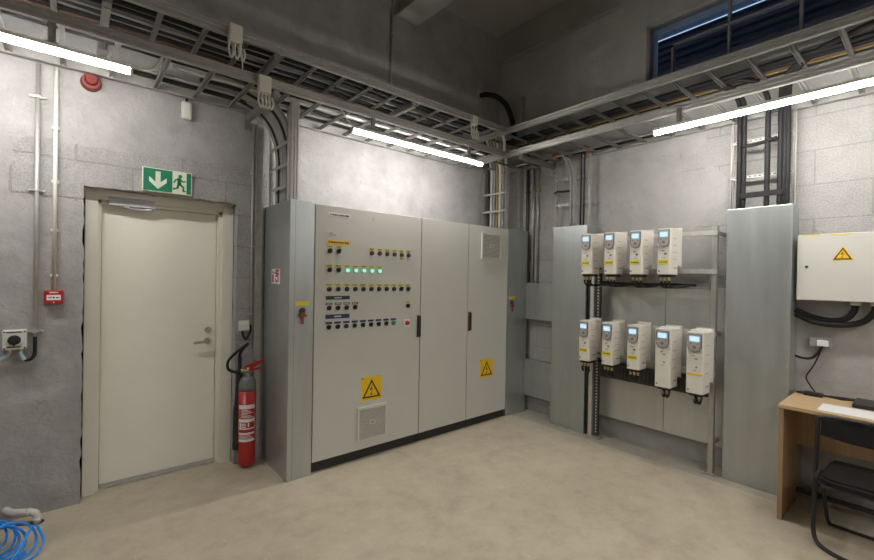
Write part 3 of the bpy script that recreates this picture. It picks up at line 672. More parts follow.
# ================================================================ DRIVE RACK
rk = thing('mounting_rack', 'galvanised channel rack carrying the two rows of drives', 'rack', (3.80, 1.64, 0))
b = B(); b.box(3.775, 3.779, 1.118, 1.155, .02, 1.935); b.box(3.779, 3.815, 1.118, 1.122, .02, 1.935); b.box(3.779, 3.815, 1.151, 1.155, .02, 1.935); b.box(3.772, 3.775, 1.122, 1.126, .03, 1.93); b.box(3.772, 3.775, 1.147, 1.151, .03, 1.93); obj('post', b, M_GALV2, rk)
b = B(); b.box(3.765, 3.825, 1.10, 1.20, 0, .02, .003); obj('foot_plate', b, M_GALV2, rk)
b = B(); b.box(3.775, 3.779, 2.135, 2.172, .02, 1.935); b.box(3.779, 3.815, 2.135, 2.139, .02, 1.935); b.box(3.779, 3.815, 2.168, 2.172, .02, 1.935); obj('post', b, M_ZINC, rk)
b = B(); b.box(3.765, 3.825, 2.05, 2.18, 0, .02, .003); obj('foot_plate', b, M_GALV2, rk)
b = B(); b.box(3.80, 3.83, 2.085, 2.122, .02, 1.90); b.mi = 1
for k in range(60): b.box(3.7985, 3.80, 2.096, 2.111, .05+.03*k, .065+.03*k)
obj('perforated_strut', b, [M_DKST, M_ZINC], rk)
for z in (1.885, 1.585, 1.10, .79):
    b = B(); b.box(3.764, 3.768, 1.112, 2.168, z-.018, z+.018); b.box(3.768, 3.795, 1.160, 2.08, z+.014, z+.018); b.box(3.768, 3.795, 1.160, 2.08, z-.018, z-.014); obj('cross_rail', b, M_ZINC, rk)
for z in (1.885, 1.10, .25):
    b = B(); b.box(3.815, XB, 1.125, 1.145, z-.015, z+.015); b.cyl((3.83, 1.16, z), (3.83, 1.14, z), .012, 8); obj('wall_bracket', b, M_GALV2, rk)
b = B(); b.box(3.82, 3.88, 2.178, 2.225, 0, 1.50, .004); tag(obj('cable_duct', b, M_GAP), 'narrow black vertical cable duct beside the left rack post', 'cable duct')
for y0, y1, lab in ((1.546, 2.165, 'flat galvanised back sheet behind the left drives'), (1.09, 1.542, 'flat galvanised back sheet behind the right drives')):
    b = B(); b.box(3.925, 3.935, y0, y1, .19, 1.455, .001); b.box(3.935, XB-.002, y0+.05, y0+.09, .25, 1.40); b.box(3.935, XB-.002, y1-.09, y1-.05, .25, 1.40); tag(obj('back_sheet', b, M_SHEET), lab, 'metal panel')

def make_drive(small, label, group, yellow):
    """wall drive; local frame: mounting back at x=+.21, front at x=0, width along y, bottom at z=0"""
    W, H, D = (.103, .365, .21) if small else (.118, .46, .215)
    t = thing('motor_drive', label, 'motor drive', (0, 0, 0), group)
    b = B()
    # stepped housing: lower front narrower in depth, rounded front edges
    pts = [(0, 0), (W, 0), (W, D-.05), (W, D), (0, D), (0, D-.05)]
    def sh(z0, z1, d0, d1, w0=0, w1=0):
        c = .010
        P = [(d0+c, -W/2+w0), (d1, -W/2+w0), (d1, W/2-w1), (d0+c, W/2-w1), (d0+.003, W/2-w1-.006), (d0, W/2-w1-c), (d0, -W/2+w0+c), (d0+.003, -W/2+w0+.006)]
        b.prism(lambda u, v, w: Vector((u, v, w)), P, z0, z1)
    sh(.075, H, 0, D-.012); sh(0, .075, 0, D-.075)
    if not small: sh(H, H+.012, .05, D-.02, .01, .01)
    obj('housing', b, M_DRIVE, t)
    b = B(); b.box(D-.012, D, -W/2-.002, W/2+.002, .06, H+.018); b.cyl((D-.012, -W/2+.02, H+.006), (D-.02, -W/2+.02, H+.006), .006, 8); b.cyl((D-.012, W/2-.02, H+.006), (D-.02, W/2-.02, H+.006), .006, 8); obj('back_plate', b, M_DRIVE, t)
    # seams on both side faces
    b = B()
    for z in [H*k for k in (.33, .48, .63, .78)]:
        for s in (-1, 1): b.box(.035, .11, s*(W/2-.0004), s*(W/2+.0006), z, z+.003)
    for s in (-1, 1): b.box(.06, .12, s*(W/2-.0004), s*(W/2+.0012), .048, .056)
    obj('side_seams', b, M_DRGR, t)
    f = lambda u, v, w: Vector((-w, -u, v))
    top = H-.012
    p = B(); hw = W*.41; pl = [(-hw, top-.006), (-hw, top-.098), (-hw*.72, top-.128), (0, top-.138), (hw*.72, top-.128), (hw, top-.098), (hw, top-.006), (hw-.006, top), (-hw+.006, top)]
    p.prism(f, pl, 0, .010); p.mi = 1; p.prism(f, [(u*.84, top-.065+(v-top+.065)*.90) for u, v in pl], .010, .013)
    pn = obj('control_panel', p, [M_DRGR, M_KPAD], t)
    p = B(); p.box(-.015, -.013, -hw*.68, hw*.68, top-.056, top-.018); obj('screen', p, M_LCD, pn)
    p = B()
    p.disc(f, 0, top-.098, .012, .013, .0155, 14)
    for s in (-1, 1): p.disc(f, s*hw*.5, top-.074, .0055, .013, .015, 8)
    obj('keys', p, M_DRGR, pn)
    p = B(); p.box(-.0015, 0, -.002, .020, top-.168, top-.162); p.box(-.0015, 0, -.022, .0, top-.190, top-.182); p.box(-.0015, 0, -.018, -.006, H*.42, H*.42+.012); p.disc(f, -W*.34, .026, .007, 0, .002, 10); p.box(-.0015, 0, -.012, .012, H*.42-.02, H*.42-.016); obj('front_marks', p, M_DRGR, t)
    if yellow == 1:
        p = B(); p.box(-.002, .0, -W*.34, W*.46, H*.22, H*.22+.036); p.mi = 1
        for k in range(5): p.box(-.0027, -.002, -W*.26+k*.013, -W*.26+k*.013+.009, H*.22+.013, H*.22+.022)
        obj('yellow_label', p, [M_LEM, M_INK], t)
    if yellow == 2:
        p = B(); p.box(-.002, .0, -W*.46, W*.42, H*.30, H*.30+.014); obj('yellow_label', p, M_YEL, t)
    # gland plate and glands underneath
    if small:
        p = B(); p.box(.02, D-.09, -W/2+.008, W/2-.008, -.022, 0); obj('gland_plate', p, M_GAP, t)
        for y in (-.030, 0, .030):
            p = B(); p.cyl((.035, y, -.022), (.035, y, -.052), .0125, 10, .010); p.mi = 1; p.cyl((.035, y, -.052), (.035, y, -.072), .0085, 8); obj('cable_gland', p, [M_BRASS, M_CBLK], t)
    else:
        p = B(); p.prism(lambda u, v, w: Vector((u, v, w)), [(.02, -.045), (.16, -.045), (.16, .045), (.02, .045)], -.02, 0)
        for y in (-.03, .0, .03): p.cyl((.06, y, -.02), (.075, y*.6, -.075), .014, 10, .011)
        obj('gland_plate', p, M_GAP, t)
        for y in (-.025, .022):
            p = B(); p.cyl((.035, y, -.02), (.06, y*.6, -.062), .011, 10); p.mi = 1; p.cyl((.06, y*.6, -.062), (.075, y*.5, -.085), .014, 8); obj('cable_gland', p, [M_CHROME, M_BLACK], t)
    return t
M_KPAD = new_mat('keypad_grey', (.45, .43, .40), .45)
S_LAB = ['small white drive, first from the left in the upper row of four', 'small white drive, second from the left in the upper row of four', 'small white drive, third from the left in the upper row of four', 'small white drive at the right end of the upper row']
L_LAB = ['small yellow-labelled drive at the left end of the lower row', 'small yellow-labelled drive, second from the left in the lower row', 'small yellow-labelled drive in the middle of the lower row of five', 'taller white drive without yellow label in the lower row', 'taller white drive with thin yellow line, right end of the lower row']
YD = [2.093, 1.870, 1.643, 1.418]
up0 = make_drive(True, S_LAB[0], 'drives of the upper row', 1)
for i, y in enumerate(YD):
    o = up0 if i == 0 else copy_tree(up0)
    o.location = (3.552, y, 1.556); o['label'] = S_LAB[i]
for i, y in enumerate(YD[:3]):
    o = copy_tree(up0); o.location = (3.552, y+.006, .764); o['label'] = L_LAB[i]; o['group'] = 'drives of the lower row'
o = make_drive(False, L_LAB[3], 'drives of the lower row', 0); o.location = (3.547, 1.411, .664)
o = make_drive(False, L_LAB[4], 'drives of the lower row', 2); o.location = (3.547, 1.182, .664)
# black cables hanging from the drives into the bundles
rs = random.Random(5)
for i, y in enumerate(YD):
    for dy, pos in ((-.03, 'right'), (0.0, 'middle'), (.03, 'left')):
        b = B(); b.tube([(3.587, y+dy, 1.490), (3.595, y+dy, 1.468), (3.64, y+dy-.02, 1.450), (3.72, y+dy-.07, 1.462), (3.80, y+dy-.09, 1.472)], .007, 8)
        tag(obj('drive_cable', b, M_CBLK), (pos+' black cable looping from under the %s upper drive' % ['first', 'second', 'third', 'fourth'][i]), 'cable', 'cables under upper drive '+'abcd'[i])
for i, y in enumerate(YD[:3]):
    for dy, pos in ((-.03, 'right'), (0.0, 'middle'), (.03, 'left')):
        yy = y+.006+dy; b = B(); b.tube([(3.587, yy, .698), (3.592, yy, .672), (3.64, yy+.02, .655), (3.70, yy+.06, .668), (3.76, yy+.09, .69)], .008, 8)
        tag(obj('drive_cable', b, M_CBLK), (pos+' black cable looping from under the %s lower drive' % ['first', 'second', 'third'][i]), 'cable', 'cables under lower drive '+'abc'[i])
b = B(); b.box(3.79, 3.86, 1.165, 2.08, 1.44, 1.462); b.box(3.86, 3.864, 1.165, 2.08, 1.44, 1.49); tag(obj('cable_tray', b, M_TRAY), 'thin grey cable tray under the upper row of drives', 'cable tray')
for k in range(3):
    b = B(); b.tube([(3.80+.02*k, 2.08, 1.475+.006*k), (3.81+.02*k, 1.95, 1.478), (3.80+.02*k, 1.7, 1.474), (3.81+.02*k, 1.45, 1.478), (3.82+.01*k, 1.28, 1.472)], .0095, 8, 5); tag(obj('bundle_cable', b, M_CBLK), OR[k]+' black cable from the front running behind the upper drives', 'cable', 'cables on the upper drive tray')
b = B(); b.box(3.772, 3.782, 1.165, 2.08, .60, .735, .002); b.box(3.782, 3.86, 1.165, 2.08, .60, .606); b.mi = 1
for k in range(26): b.box(3.7705, 3.772, 1.20+k*.033, 1.212+k*.033, .62, .70)
tag(obj('cable_tray', b, [M_DKST, M_GAP]), 'dark perforated cable tray behind the lower row of drives', 'cable tray')
for k in range(4):
    b = B(); b.tube([(3.795+.018*k, 2.08, .72+.01*k), (3.79+.018*k, 1.9, .73), (3.785+.018*k, 1.6, .725), (3.79+.018*k, 1.3, .735), (3.80+.015*k, 1.17, .76)], .010, 8, 5); tag(obj('bundle_cable', b, M_CBLK), OR[k]+' black cable from the front in the dark tray behind the lower drives', 'cable', 'cables in the dark tray')
# pipes and posts in the corner
b = B(); b.box(3.93, XB, 3.175, 3.235, 2.05, 3.62); b.box(3.925, 3.93, 3.18, 3.19, 2.05, 3.62); b.box(3.925, 3.93, 3.22, 3.23, 2.05, 3.62); tag(obj('corner_post', b, M_GALV2), 'tall dull steel post rising past the ladders in the corner', 'post')
for y, r, m, lab in ((3.095, .018, M_DKST, 'dark vertical pipe just right of the corner post'), (3.01, .011, M_GALV2, 'thin grey vertical pipe on the wall between the corner and the orange caps'), (2.945, .009, M_GALV2, 'thinner dull vertical pipe nearest the narrow cover')):
    b = B(); b.cyl((3.975, y, 1.46), (3.975, y, 2.95), r, 10)
    for z in (2.5,): b.box(3.965, XB, y-r-.006, y+r+.006, z-.006, z+.006)
    tag(obj('wall_pipe', b, m), lab, 'pipe')
b = B(); b.tube([(3.64, YA+.0, 3.66), (3.67, 3.49, 3.66), (3.78, 3.42, 3.64), (3.88, 3.36, 3.55), (3.91, 3.30, 3.38), (3.90, 3.26, 3.2), (3.86, 3.22, 3.04)], .03, 12, 6)
tag(obj('thick_hose', b, M_CBLK), 'thick black hose arching out of the wall hole high in the corner', 'hose')
b = B(); b.lathe((0, 0, 0), [(.03, 0), (.05, .002), (.06, .01), (.045, .018)], 14)
for v in b.bm.verts: x, y, z = v.co; v.co = (3.63+x*1.0, YA-z, 3.665+y*1.3)
tag(obj('hole_filler', b, varied('foam_cream', (.55, .47, .36), .8, 0, .2, 40)), 'cream foam collar round the hose hole in the wall', 'foam')
b = B(); b.cyl((2.37, YA-.015, 3.06), (2.37, YA-.015, 4.10), .011, 8); b.tube([(2.37, YA-.015, 4.10), (2.38, YA-.03, 4.2), (2.40, YA-.15, 4.33), (2.40, 2.2, 4.40)], .011, 8, 6)
for z in (3.4, 3.9): b.box(2.35, 2.39, YA-.03, YA, z-.006, z+.006)
tag(obj('conduit', b, M_GALV2), 'thin grey conduit climbing the dark upper wall to the beam', 'pipe')

# ================================================================ WALL FITTINGS, LEFT
b = B(); b.cyl((-.18, YA-.022, 1.10), (-.18, YA-.022, 2.75), .0105, 12)
tag_o = thing('steel_conduit', 'bare steel conduit rising from the rotary switch to the ladder', 'pipe', (-.18, YA-.02, 1.08)); obj('pipe', b, M_ZINC, tag_o)
for z in (1.13, 1.985, 2.55):
    b = B(); b.box(-.208, -.152, YA-.012, YA, z-.005, z+.005); b.box(-.195, -.165, YA-.036, YA-.01, z-.006, z+.006); b.cyl((-.211, YA-.022, z), (-.211, YA-.0, z), .007, 8); b.cyl((-.149, YA-.022, z), (-.149, YA-.0, z), .007, 8); obj('pipe_clip', b, M_ZINC, tag_o)
t = thing('plastic_conduit', 'cream plastic conduit above the red fire call point', 'pipe', (-.11, YA-.02, 1.37))
b = B(); b.cyl((-.098, YA-.017, 1.375), (-.098, YA-.017, 2.755), .0115, 12); obj('pipe', b, M_WHITE, t)
for z in (1.47, 1.75, 2.05, 2.38):
    b = B(); b.box(-.116, -.080, YA-.024, YA, z-.009, z+.009, .002); obj('pipe_clip', b, M_WHITE, t)
# red call point
t = thing('fire_call_point', 'small red fire call point below the cream conduit, left of the door', 'call point', (-.097, YA-.03, 1.30))
b = B(); b.box(-.142, -.052, YA-.045, YA, 1.293, 1.377, .005); obj('call_point_body', b, M_RED, t)
b = B(); b.box(-.130, -.064, YA-.048, YA-.045, 1.318, 1.350, .001); b.mi = 1; f = onA(YA-.048)
b.disc(f, -.097, 1.334, .005, 0, .001, 10)
for s in (-1, 1): b.stroke(f, (-.097+s*.026, 1.334), (-.097+s*.013, 1.334), .004, 0, .001); b.prism(f, [(-.097+s*.015, 1.340), (-.097+s*.015, 1.328), (-.097+s*.008, 1.334)], 0, .001)
obj('break_glass', b, [M_PAPER, M_INK], t)
b = B(); b.box(-.118, -.076, YA-.0465, YA-.045, 1.362, 1.368); b.disc(onA(YA-.045), -.097, 1.304, .004, 0, .001, 8); obj('markings', b, M_PAPER, t)
# siren
t = thing('fire_siren', 'round red fire siren high on the wall under the left lamp', 'siren', (.07, YA-.03, 2.68))
b = B(); f = onA(YA); b.disc(f, .068, 2.712, .054, 0, .02, 24, .054); obj('siren_base', b, M_REDM, t)
b = B(); b.disc(f, .068, 2.712, .054, .02, .05, 24, .046); b.disc(f, .068, 2.718, .034, .05, .075, 24, .027); obj('sounder', b, M_REDM, t)
# sensor
t = thing('wall_sensor', 'small white sensor box below the ladder, above the exit sign', 'sensor', (.605, YA-.03, 2.62))
b = B(); b.box(.572, .637, YA-.045, YA, 2.608, 2.735, .014); obj('sensor_body', b, M_WHITE, t)
b = B(); b.cyl((.605, YA-.022, 2.735), (.605, YA-.022, 2.76), .008, 8); b.mi = 1; b.box(.588, .622, YA-.0465, YA-.045, 2.655, 2.70); obj('cable_entry', b, [M_CBLK, M_WHITE], t)
# rotary isolator
t = thing('rotary_switch', 'white rotary isolator switch with black knob at the far left', 'switch', (-.267, YA-.03, 1.02))
b = B(); b.box(-.318, -.214, YA-.06, YA, 1.03, 1.145, .006); b.mi = 1
for x in (-.309, -.223):
    for z in (1.039, 1.136): b.disc(onA(YA-.06), x, z, .005, 0, .001, 8)
obj('switch_box', b, [M_WHITE, M_DKST], t)
b = B(); f = onA(YA-.06); b.box(-.302, -.236, YA-.0615, YA-.06, 1.130, 1.137); obj('blue_label', b, M_BLUEB, t)
b = B(); b.box(-.30, -.238, YA-.0615, YA-.06, 1.043, 1.050); obj('black_label', b, M_INK, t)
b = B(); b.disc(f, -.267, 1.088, .037, 0, .006, 24); obj('knob_plate', b, M_WHITE, t)
b = B(); b.disc(f, -.267, 1.088, .029, .006, .028, 24, .026); b.stroke(f, (-.289, 1.088), (-.245, 1.088), .014, .028, .040); b.prism(f, [(-.279, 1.066), (-.255, 1.066), (-.267, 1.052)], .001, .012); obj('rotary_knob', b, M_GAP, t)
for x in (-.29, -.24):
    b = B(); b.cyl((x, YA-.03, 1.03), (x, YA-.03, 1.008), .012, 8); obj('gland', b, M_GALV2, t)
b = B(); b.tube([(-.24, YA-.03, 1.012), (-.228, YA-.032, .972), (-.205, YA-.028, .960), (-.183, YA-.022, .985), (-.18, YA-.022, 1.04), (-.18, YA-.022, 1.10)], .0095, 10); tag(obj('black_lead', b, M_CBLK), 'black cable looping from the rotary switch into the steel conduit', 'cable')
b = B(); b.tube([(-.243, YA-.045, 1.012), (-.234, YA-.055, .99), (-.222, YA-.06, .965)], .011, 10); tag(obj('cable_sleeve', b, varied('pale_blue_plastic', (.40, .52, .58), .4)), 'pale blue sleeve on the cable under the rotary switch', 'sleeve')
b = B(); b.tube([(-.29, YA-.03, 1.012), (-.305, YA-.03, .99), (-.335, YA-.03, .972), (-.40, YA-.03, .955), (-.6, YA-.03, .95)], .010, 10); tag(obj('pale_blue_cable', b, varied('pale_blue_cable', (.38, .52, .60), .4)), 'pale blue cable leading left from the rotary switch', 'cable')
# exit sign
b = B(); f = onA(YA)
b.prism(f, [(.347, 2.064), (.645, 2.064), (.645, 2.226), (.347, 2.226)], 0, .022)
t = thing('exit_sign', 'green running-man exit sign with a down arrow above the door', 'sign', (.496, YA-.01, 2.064)); obj('sign_plate', b, M_SIGNW, t)
b = B(); b.prism(f, [(.352, 2.069), (.523, 2.069), (.523, 2.221), (.352, 2.221)], .022, .0235); obj('green_field', b, M_GREEN, t); b = B(); b.prism(f, [(.612, 2.069), (.640, 2.069), (.640, 2.221), (.612, 2.221)], .022, .0235); obj('green_edge_field', b, M_GREEN, t)
b = B(); w0, w1 = .0235, .0245; ax = .437
b.prism(f, [(ax-.015, 2.205), (ax+.015, 2.205), (ax+.015, 2.11), (ax-.015, 2.11)], w0, w1)
b.prism(f, [(ax, 2.083), (ax+.052, 2.133), (ax+.052, 2.165), (ax, 2.117)], w0, w1+.0003); b.prism(f, [(ax, 2.083), (ax, 2.117), (ax-.052, 2.165), (ax-.052, 2.133)], w0, w1+.0002)
obj('down_arrow', b, M_SIGNW, t)
b = B(); w0, w1 = .022, .0235
b.disc(f, .572, 2.192, .012, w0, w1, 14)
for p, q, wd in (((.566, 2.172), (.566, 2.135), .024), ((.562, 2.172), (.542, 2.163), .010), ((.542, 2.163), (.534, 2.143), .009), ((.572, 2.170), (.590, 2.155), .010), ((.590, 2.155), (.603, 2.160), .009), ((.570, 2.135), (.592, 2.115), .013), ((.592, 2.115), (.592, 2.088), .011), ((.592, 2.088), (.604, 2.088), .009), ((.562, 2.135), (.555, 2.108), .013), ((.555, 2.108), (.532, 2.096), .011), ((.532, 2.096), (.529, 2.104), .008)):
    b.stroke(f, p, q, wd, w0, w1)
obj('running_figure', b, M_GREEN, t)
# pipes and channel between door and cover
b = B(); b.box(1.095, 1.150, YA-.03, YA-.002, .0, 2.70, .002); b.mi = 0; b.box(1.095, 1.099, YA-.04, YA-.03, .0, 2.70); tag(obj('wall_channel', b, M_GALV2), 'flat grey steel channel standing on the wall left of the cover box', 'channel')
t = thing('thin_conduit', 'thin bright conduit on the wall above the white socket', 'pipe', (1.078, YA-.012, 1.06)); b = B(); b.cyl((1.073, YA-.014, 1.09), (1.073, YA-.014, 2.68), .0065, 8); obj('pipe', b, M_ZINC, t)
for z in (1.185, 1.72, 2.3):
    b = B(); b.box(1.055, 1.091, YA-.022, YA, z-.006, z+.006); obj('pipe_clip', b, M_ZINC, t)
t = thing('wall_socket', 'square white socket right of the door above the fire extinguisher', 'socket', (1.025, YA-.02, 1.05))
b = B(); b.box(.985, 1.063, YA-.03, YA, 1.052, 1.132, .004); obj('socket_box', b, M_WHITE, t); b = B(); b.box(.995, 1.053, YA-.037, YA-.03, 1.060, 1.112, .003); obj('hinged_cover', b, M_WHITE, t)
b = B(); b.tube([(1.012, YA-.02, 1.052), (1.015, YA-.025, 1.015), (1.035, YA-.03, .985), (1.055, YA-.025, 1.01), (1.073, YA-.016, 1.05), (1.073, YA-.014, 1.095)], .008, 8); tag(obj('socket_cable', b, M_CBLK), 'short black cable looping from the white socket to the thin conduit', 'cable')
# fire extinguisher
ex, ey = 1.033, 3.475
t = thing('fire_extinguisher', 'red fire extinguisher with grey shoulder hanging beside the door', 'fire extinguisher', (ex, ey, .02))
R0 = .064
b = B(); b.lathe((ex, ey, 0), [(.001, .018), (.045, .018), (R0-.004, .03), (R0, .05), (R0, .600)], 32); obj('cylinder', b, M_RED, t)
b = B(); b.lathe((ex, ey, 0), [(R0+.0006, .600), (R0, .64), (R0*.96, .662), (R0*.84, .684), (R0*.62, .702), (R0*.36, .711), (.016, .714), (.016, .735)], 32); obj('shoulder', b, varied('shoulder_grey', (.16, .165, .17), .35), t)
b = B(); b.cyl((ex, ey, .733), (ex, ey, .775), .014, 12); b.cyl((ex-.045, ey, .752), (ex+.02, ey, .752), .010, 10); b.cyl((ex-.05, ey, .752), (ex-.038, ey, .752), .014, 8); obj('valve', b, M_BRASS, t)
b = B(); fx = lambda u, v, w: Vector((u, ey-.011+w, v)); b.prism(fx, [(ex-.02, .765), (ex+.03, .762), (ex+.115, .812), (ex+.115, .822), (ex+.02, .80), (ex-.02, .785)], 0, .022); obj('squeeze_handle', b, M_RED, t)
b = B(); b.prism(fx, [(ex-.01, .752), (ex+.02, .742), (ex+.10, .755), (ex+.10, .765), (ex+.02, .760), (ex-.01, .764)], 0, .020); obj('carry_handle', b, M_RED, t)
# label wrapped on the cylinder, facing the room
def wrap(b, a0, a1, z0, z1, r, n=12):
    g0 = [(ex+r*math.cos(a0+(a1-a0)*i/n), ey+r*math.sin(a0+(a1-a0)*i/n)) for i in range(n+1)]
    q = [[b.bm.verts.new((x, y, z)) for x, y in g0] for z in (z0, z1)]
    for i in range(n): b.face([q[0][i], q[0][i+1], q[1][i+1], q[1][i]], True)
mid = math.atan2(-ey, -ex)
b = B(); wrap(b, mid-1.05, mid+1.0, .215, .497, R0+.0008); b.mi = 1; wrap(b, mid-1.0, mid+.95, .39, .466, R0+.0016); wrap(b, mid-.95, mid+.9, .32, .365, R0+.0016); wrap(b, mid-1.0, mid+.95, .285, .31, R0+.0016); wrap(b, mid-1.0, mid+.95, .235, .27, R0+.0016); b.mi = 0
for k in range(6): wrap(b, mid-.75+(k % 2)*.1, mid+.75-(k % 3)*.35, .40+.011*k, .405+.011*k, R0+.0022)
for k in range(3): wrap(b, mid-.55, mid-.1, .325+.012*k, .332+.012*k, R0+.0022)
wrap(b, mid-.85, mid-.62, .32, .36, R0+.0022); wrap(b, mid+.1, mid+.25, .33, .36, R0+.0022)
for k in range(3): wrap(b, mid-.9, mid+.8-.2*k, .24+.010*k, .244+.010*k, R0+.0022)
obj('instruction_label', b, [M_PAPER, M_RED], t)
# discharge hose and horn
b = B(); b.tube([(ex-.045, ey, .752), (ex-.085, ey+.01, .745), (ex-.135, ey+.02, .775), (ex-.135, ey+.02, .835), (ex-.085, ey+.01, .895), (ex-.02, ey+.0, .945), (ex+.0, ey+.01, .955), (ex-.015, ey+.03, .93), (ex-.05, ey+.03, .88), (ex-.050, ey+.03, .80)], .0105, 10); obj('hose', b, M_CBLK, t)
b = B(); b.tube([(ex-.050, ey+.03, .86), (ex-.052, ey+.03, .72), (ex-.062, ey+.03, .45), (ex-.066, ey+.025, .15)], [.014]*6+[.024]*6+[.031]*6+[.034], 16, 6); obj('horn', b, M_BLACK, t)
b = B(); b.box(ex-.03, ex+.03, ey+.062, YA, .55, .60); b.box(ex-.05, ex+.05, ey+.062, ey+.068, .54, .61); obj('wall_hook', b, M_DKST, t)

# ================================================================ WALL FITTINGS, RIGHT
t = thing('distribution_box', 'white wall box with yellow warning triangle above the desk', 'electrical box', (3.93, .23, 1.39))
b = B(); b.box(3.87, XB-.03, -.20, .645, 1.392, 1.838, .003); obj('box_body', b, M_BOXW if 'M_BOXW' in globals() else M_CAB, t)
b = B(); b.box(3.845, 3.868, -.20, .65, 1.390, 1.840, .004); dr = obj('door', b, varied('box_offwhite', (.62, .61, .57), .4, 0, .02, 4), t)
b = B(); warning(b, onB(3.845), -.418, 1.705, .090, False); b.mi = 0; b.prism(onB(3.845), [(-.418-.053, 1.661), (-.418+.053, 1.661), (-.418, 1.754)], 0, .0013)
obj('warning_triangle', b, [M_YEL, M_INK], dr)
b = B(); b.disc(onB(3.845), -.598, 1.618, .009, 0, .004, 14); obj('door_lock', b, M_DKST, dr)
b = B(); b.box(3.8435, 3.845, .53, .62, 1.832, 1.839); b.box(3.8435, 3.845, .38, .48, 1.829, 1.837); obj('yellow_label', b, M_LEM, dr)
b = B(); b.box(XB-.03, XB, .66, .664, 1.40, 1.83); b.bm.free()
for y in (.36, .265):
    b = B(); b.cyl((3.93, y, 1.392), (3.93, y, 1.365), .026, 14); obj('cable_gland', b, M_CLGT, t)
b = B(); b.box(XB-.031, XB, .05, .60, 1.45, 1.80); obj('mounting_plate', b, M_CAB, t)
b = B(); b.tube([(3.93, .36, 1.37), (3.93, .365, 1.33), (3.93, .40, 1.275), (3.93, .47, 1.255), (3.93, .57, 1.27), (3.93, .665, 1.315)], .019, 12); tag(obj('supply_cable', b, M_CBLK), 'thick black cable from the left gland of the white wall box', 'cable')
b = B(); b.tube([(3.93, .265, 1.37), (3.93, .275, 1.32), (3.93, .33, 1.255), (3.925, .44, 1.228), (3.925, .56, 1.238), (3.93, .665, 1.285)], .020, 12); tag(obj('supply_cable', b, M_CBLK), 'thick black cable from the right gland of the white wall box', 'cable')
t = thing('wall_socket', 'pale grey socket with white plug on the wall above the desk', 'socket', (3.985, .53, 1.06))
b = B(); b.box(3.958, XB, .478, .592, 1.062, 1.128, .003); obj('socket_box', b, M_CGRY, t); b = B(); b.box(3.935, 3.958, .490, .550, 1.072, 1.112, .004); obj('plug', b, M_PAPER, t)
b = B(); b.tube([(3.97, .53, 1.066), (3.96, .545, 1.02), (3.955, .58, .98), (3.955, .63, .975), (3.96, .668, .985)], .008, 8); tag(obj('socket_cable', b, M_CBLK), 'black cable from the grey socket to the wide cover', 'cable')
b = B(); b.tube([(3.945, .52, 1.075), (3.94, .53, 1.03), (3.94, .565, .93), (3.93, .60, .85), (3.92, .58, .80), (3.90, .545, .752)], .0045, 6); tag(obj('charger_lead', b, M_CBLK), 'thin black lead hanging from the plug down to the desk', 'cable')

# ================================================================ DESK AND CHAIR
t = thing('desk', 'beech desk with side panels standing against the right wall', 'desk', (3.70, -.15, 0))
b = B(); b.box(3.41, 3.995, -.95, .655, .714, .736, .002); obj('desk_top', b, M_WOODT, t)
b = B(); b.box(3.43, 3.98, .628, .652, 0, .714, .001); obj('side_panel', b, M_WOODS, t)
b = B(); b.box(3.43, 3.98, -.947, -.923, 0, .714, .001); obj('side_panel', b, M_WOODS, t)
b = B(); b.box(3.80, 3.818, -.923, .628, .40, .714); obj('modesty_panel', b, M_WOODS, t)
b = B(); b.box(3.84, 3.87, -.923, .628, .055, .08); obj('foot_rail', b, M_DKST, t)
b = B(); b.box(3.455, 3.665, .10, .475, .7362, .7385); tag(obj('paper_sheet', b, M_PAPER), 'white paper sheets lying along the front edge of the desk', 'paper')
b = B(); b.prism(lambda u, v, w_: Vector((u, v, w_)), [(3.49, .19), (3.70, .205), (3.71, -.10), (3.50, -.12)], .7387, .7400); tag(obj('paper_sheet', b, M_PAPER), 'white sheet overlapping the others at the right edge of the desk', 'paper')
t = thing('laptop', 'closed black laptop lying on the desk under the wall box', 'laptop', (3.81, .18, .736))
b = B(); b.box(3.70, 3.93, -.02, .345, .7365, .751, .003); obj('base', b, M_BLACK, t); b = B(); b.box(3.70, 3.93, -.02, .345, .7515, .760, .003); obj('lid', b, M_BLACK, t)
b = B(); b.box(3.83, 3.885, .50, .60, .7365, .762, .006); b.tube([(3.86, .60, .75), (3.87, .63, .745), (3.90, .64, .742), (3.93, .60, .742)], .006, 8); tag(obj('power_adapter', b, M_BLACK), 'small black power adapter at the left end of the desk', 'adapter')
b = B(); b.tube([(3.865, .505, .748), (3.88, .46, .744), (3.87, .41, .743), (3.895, .37, .743), (3.90, .30, .7425), (3.955, .2, .7425), (3.96, -.1, .7425)], .0055, 8); tag(obj('adapter_lead', b, M_CBLK), 'black lead snaking from the adapter along the back of the desk', 'cable')
b = B(); b.tube([(3.90, .545, .752), (3.90, .50, .744), (3.92, .42, .743), (3.93, .33, .743), (3.92, .36, .745)], .006, 8); tag(obj('adapter_lead', b, M_CBLK), 'second black lead looping on the desk beside the adapter', 'cable')

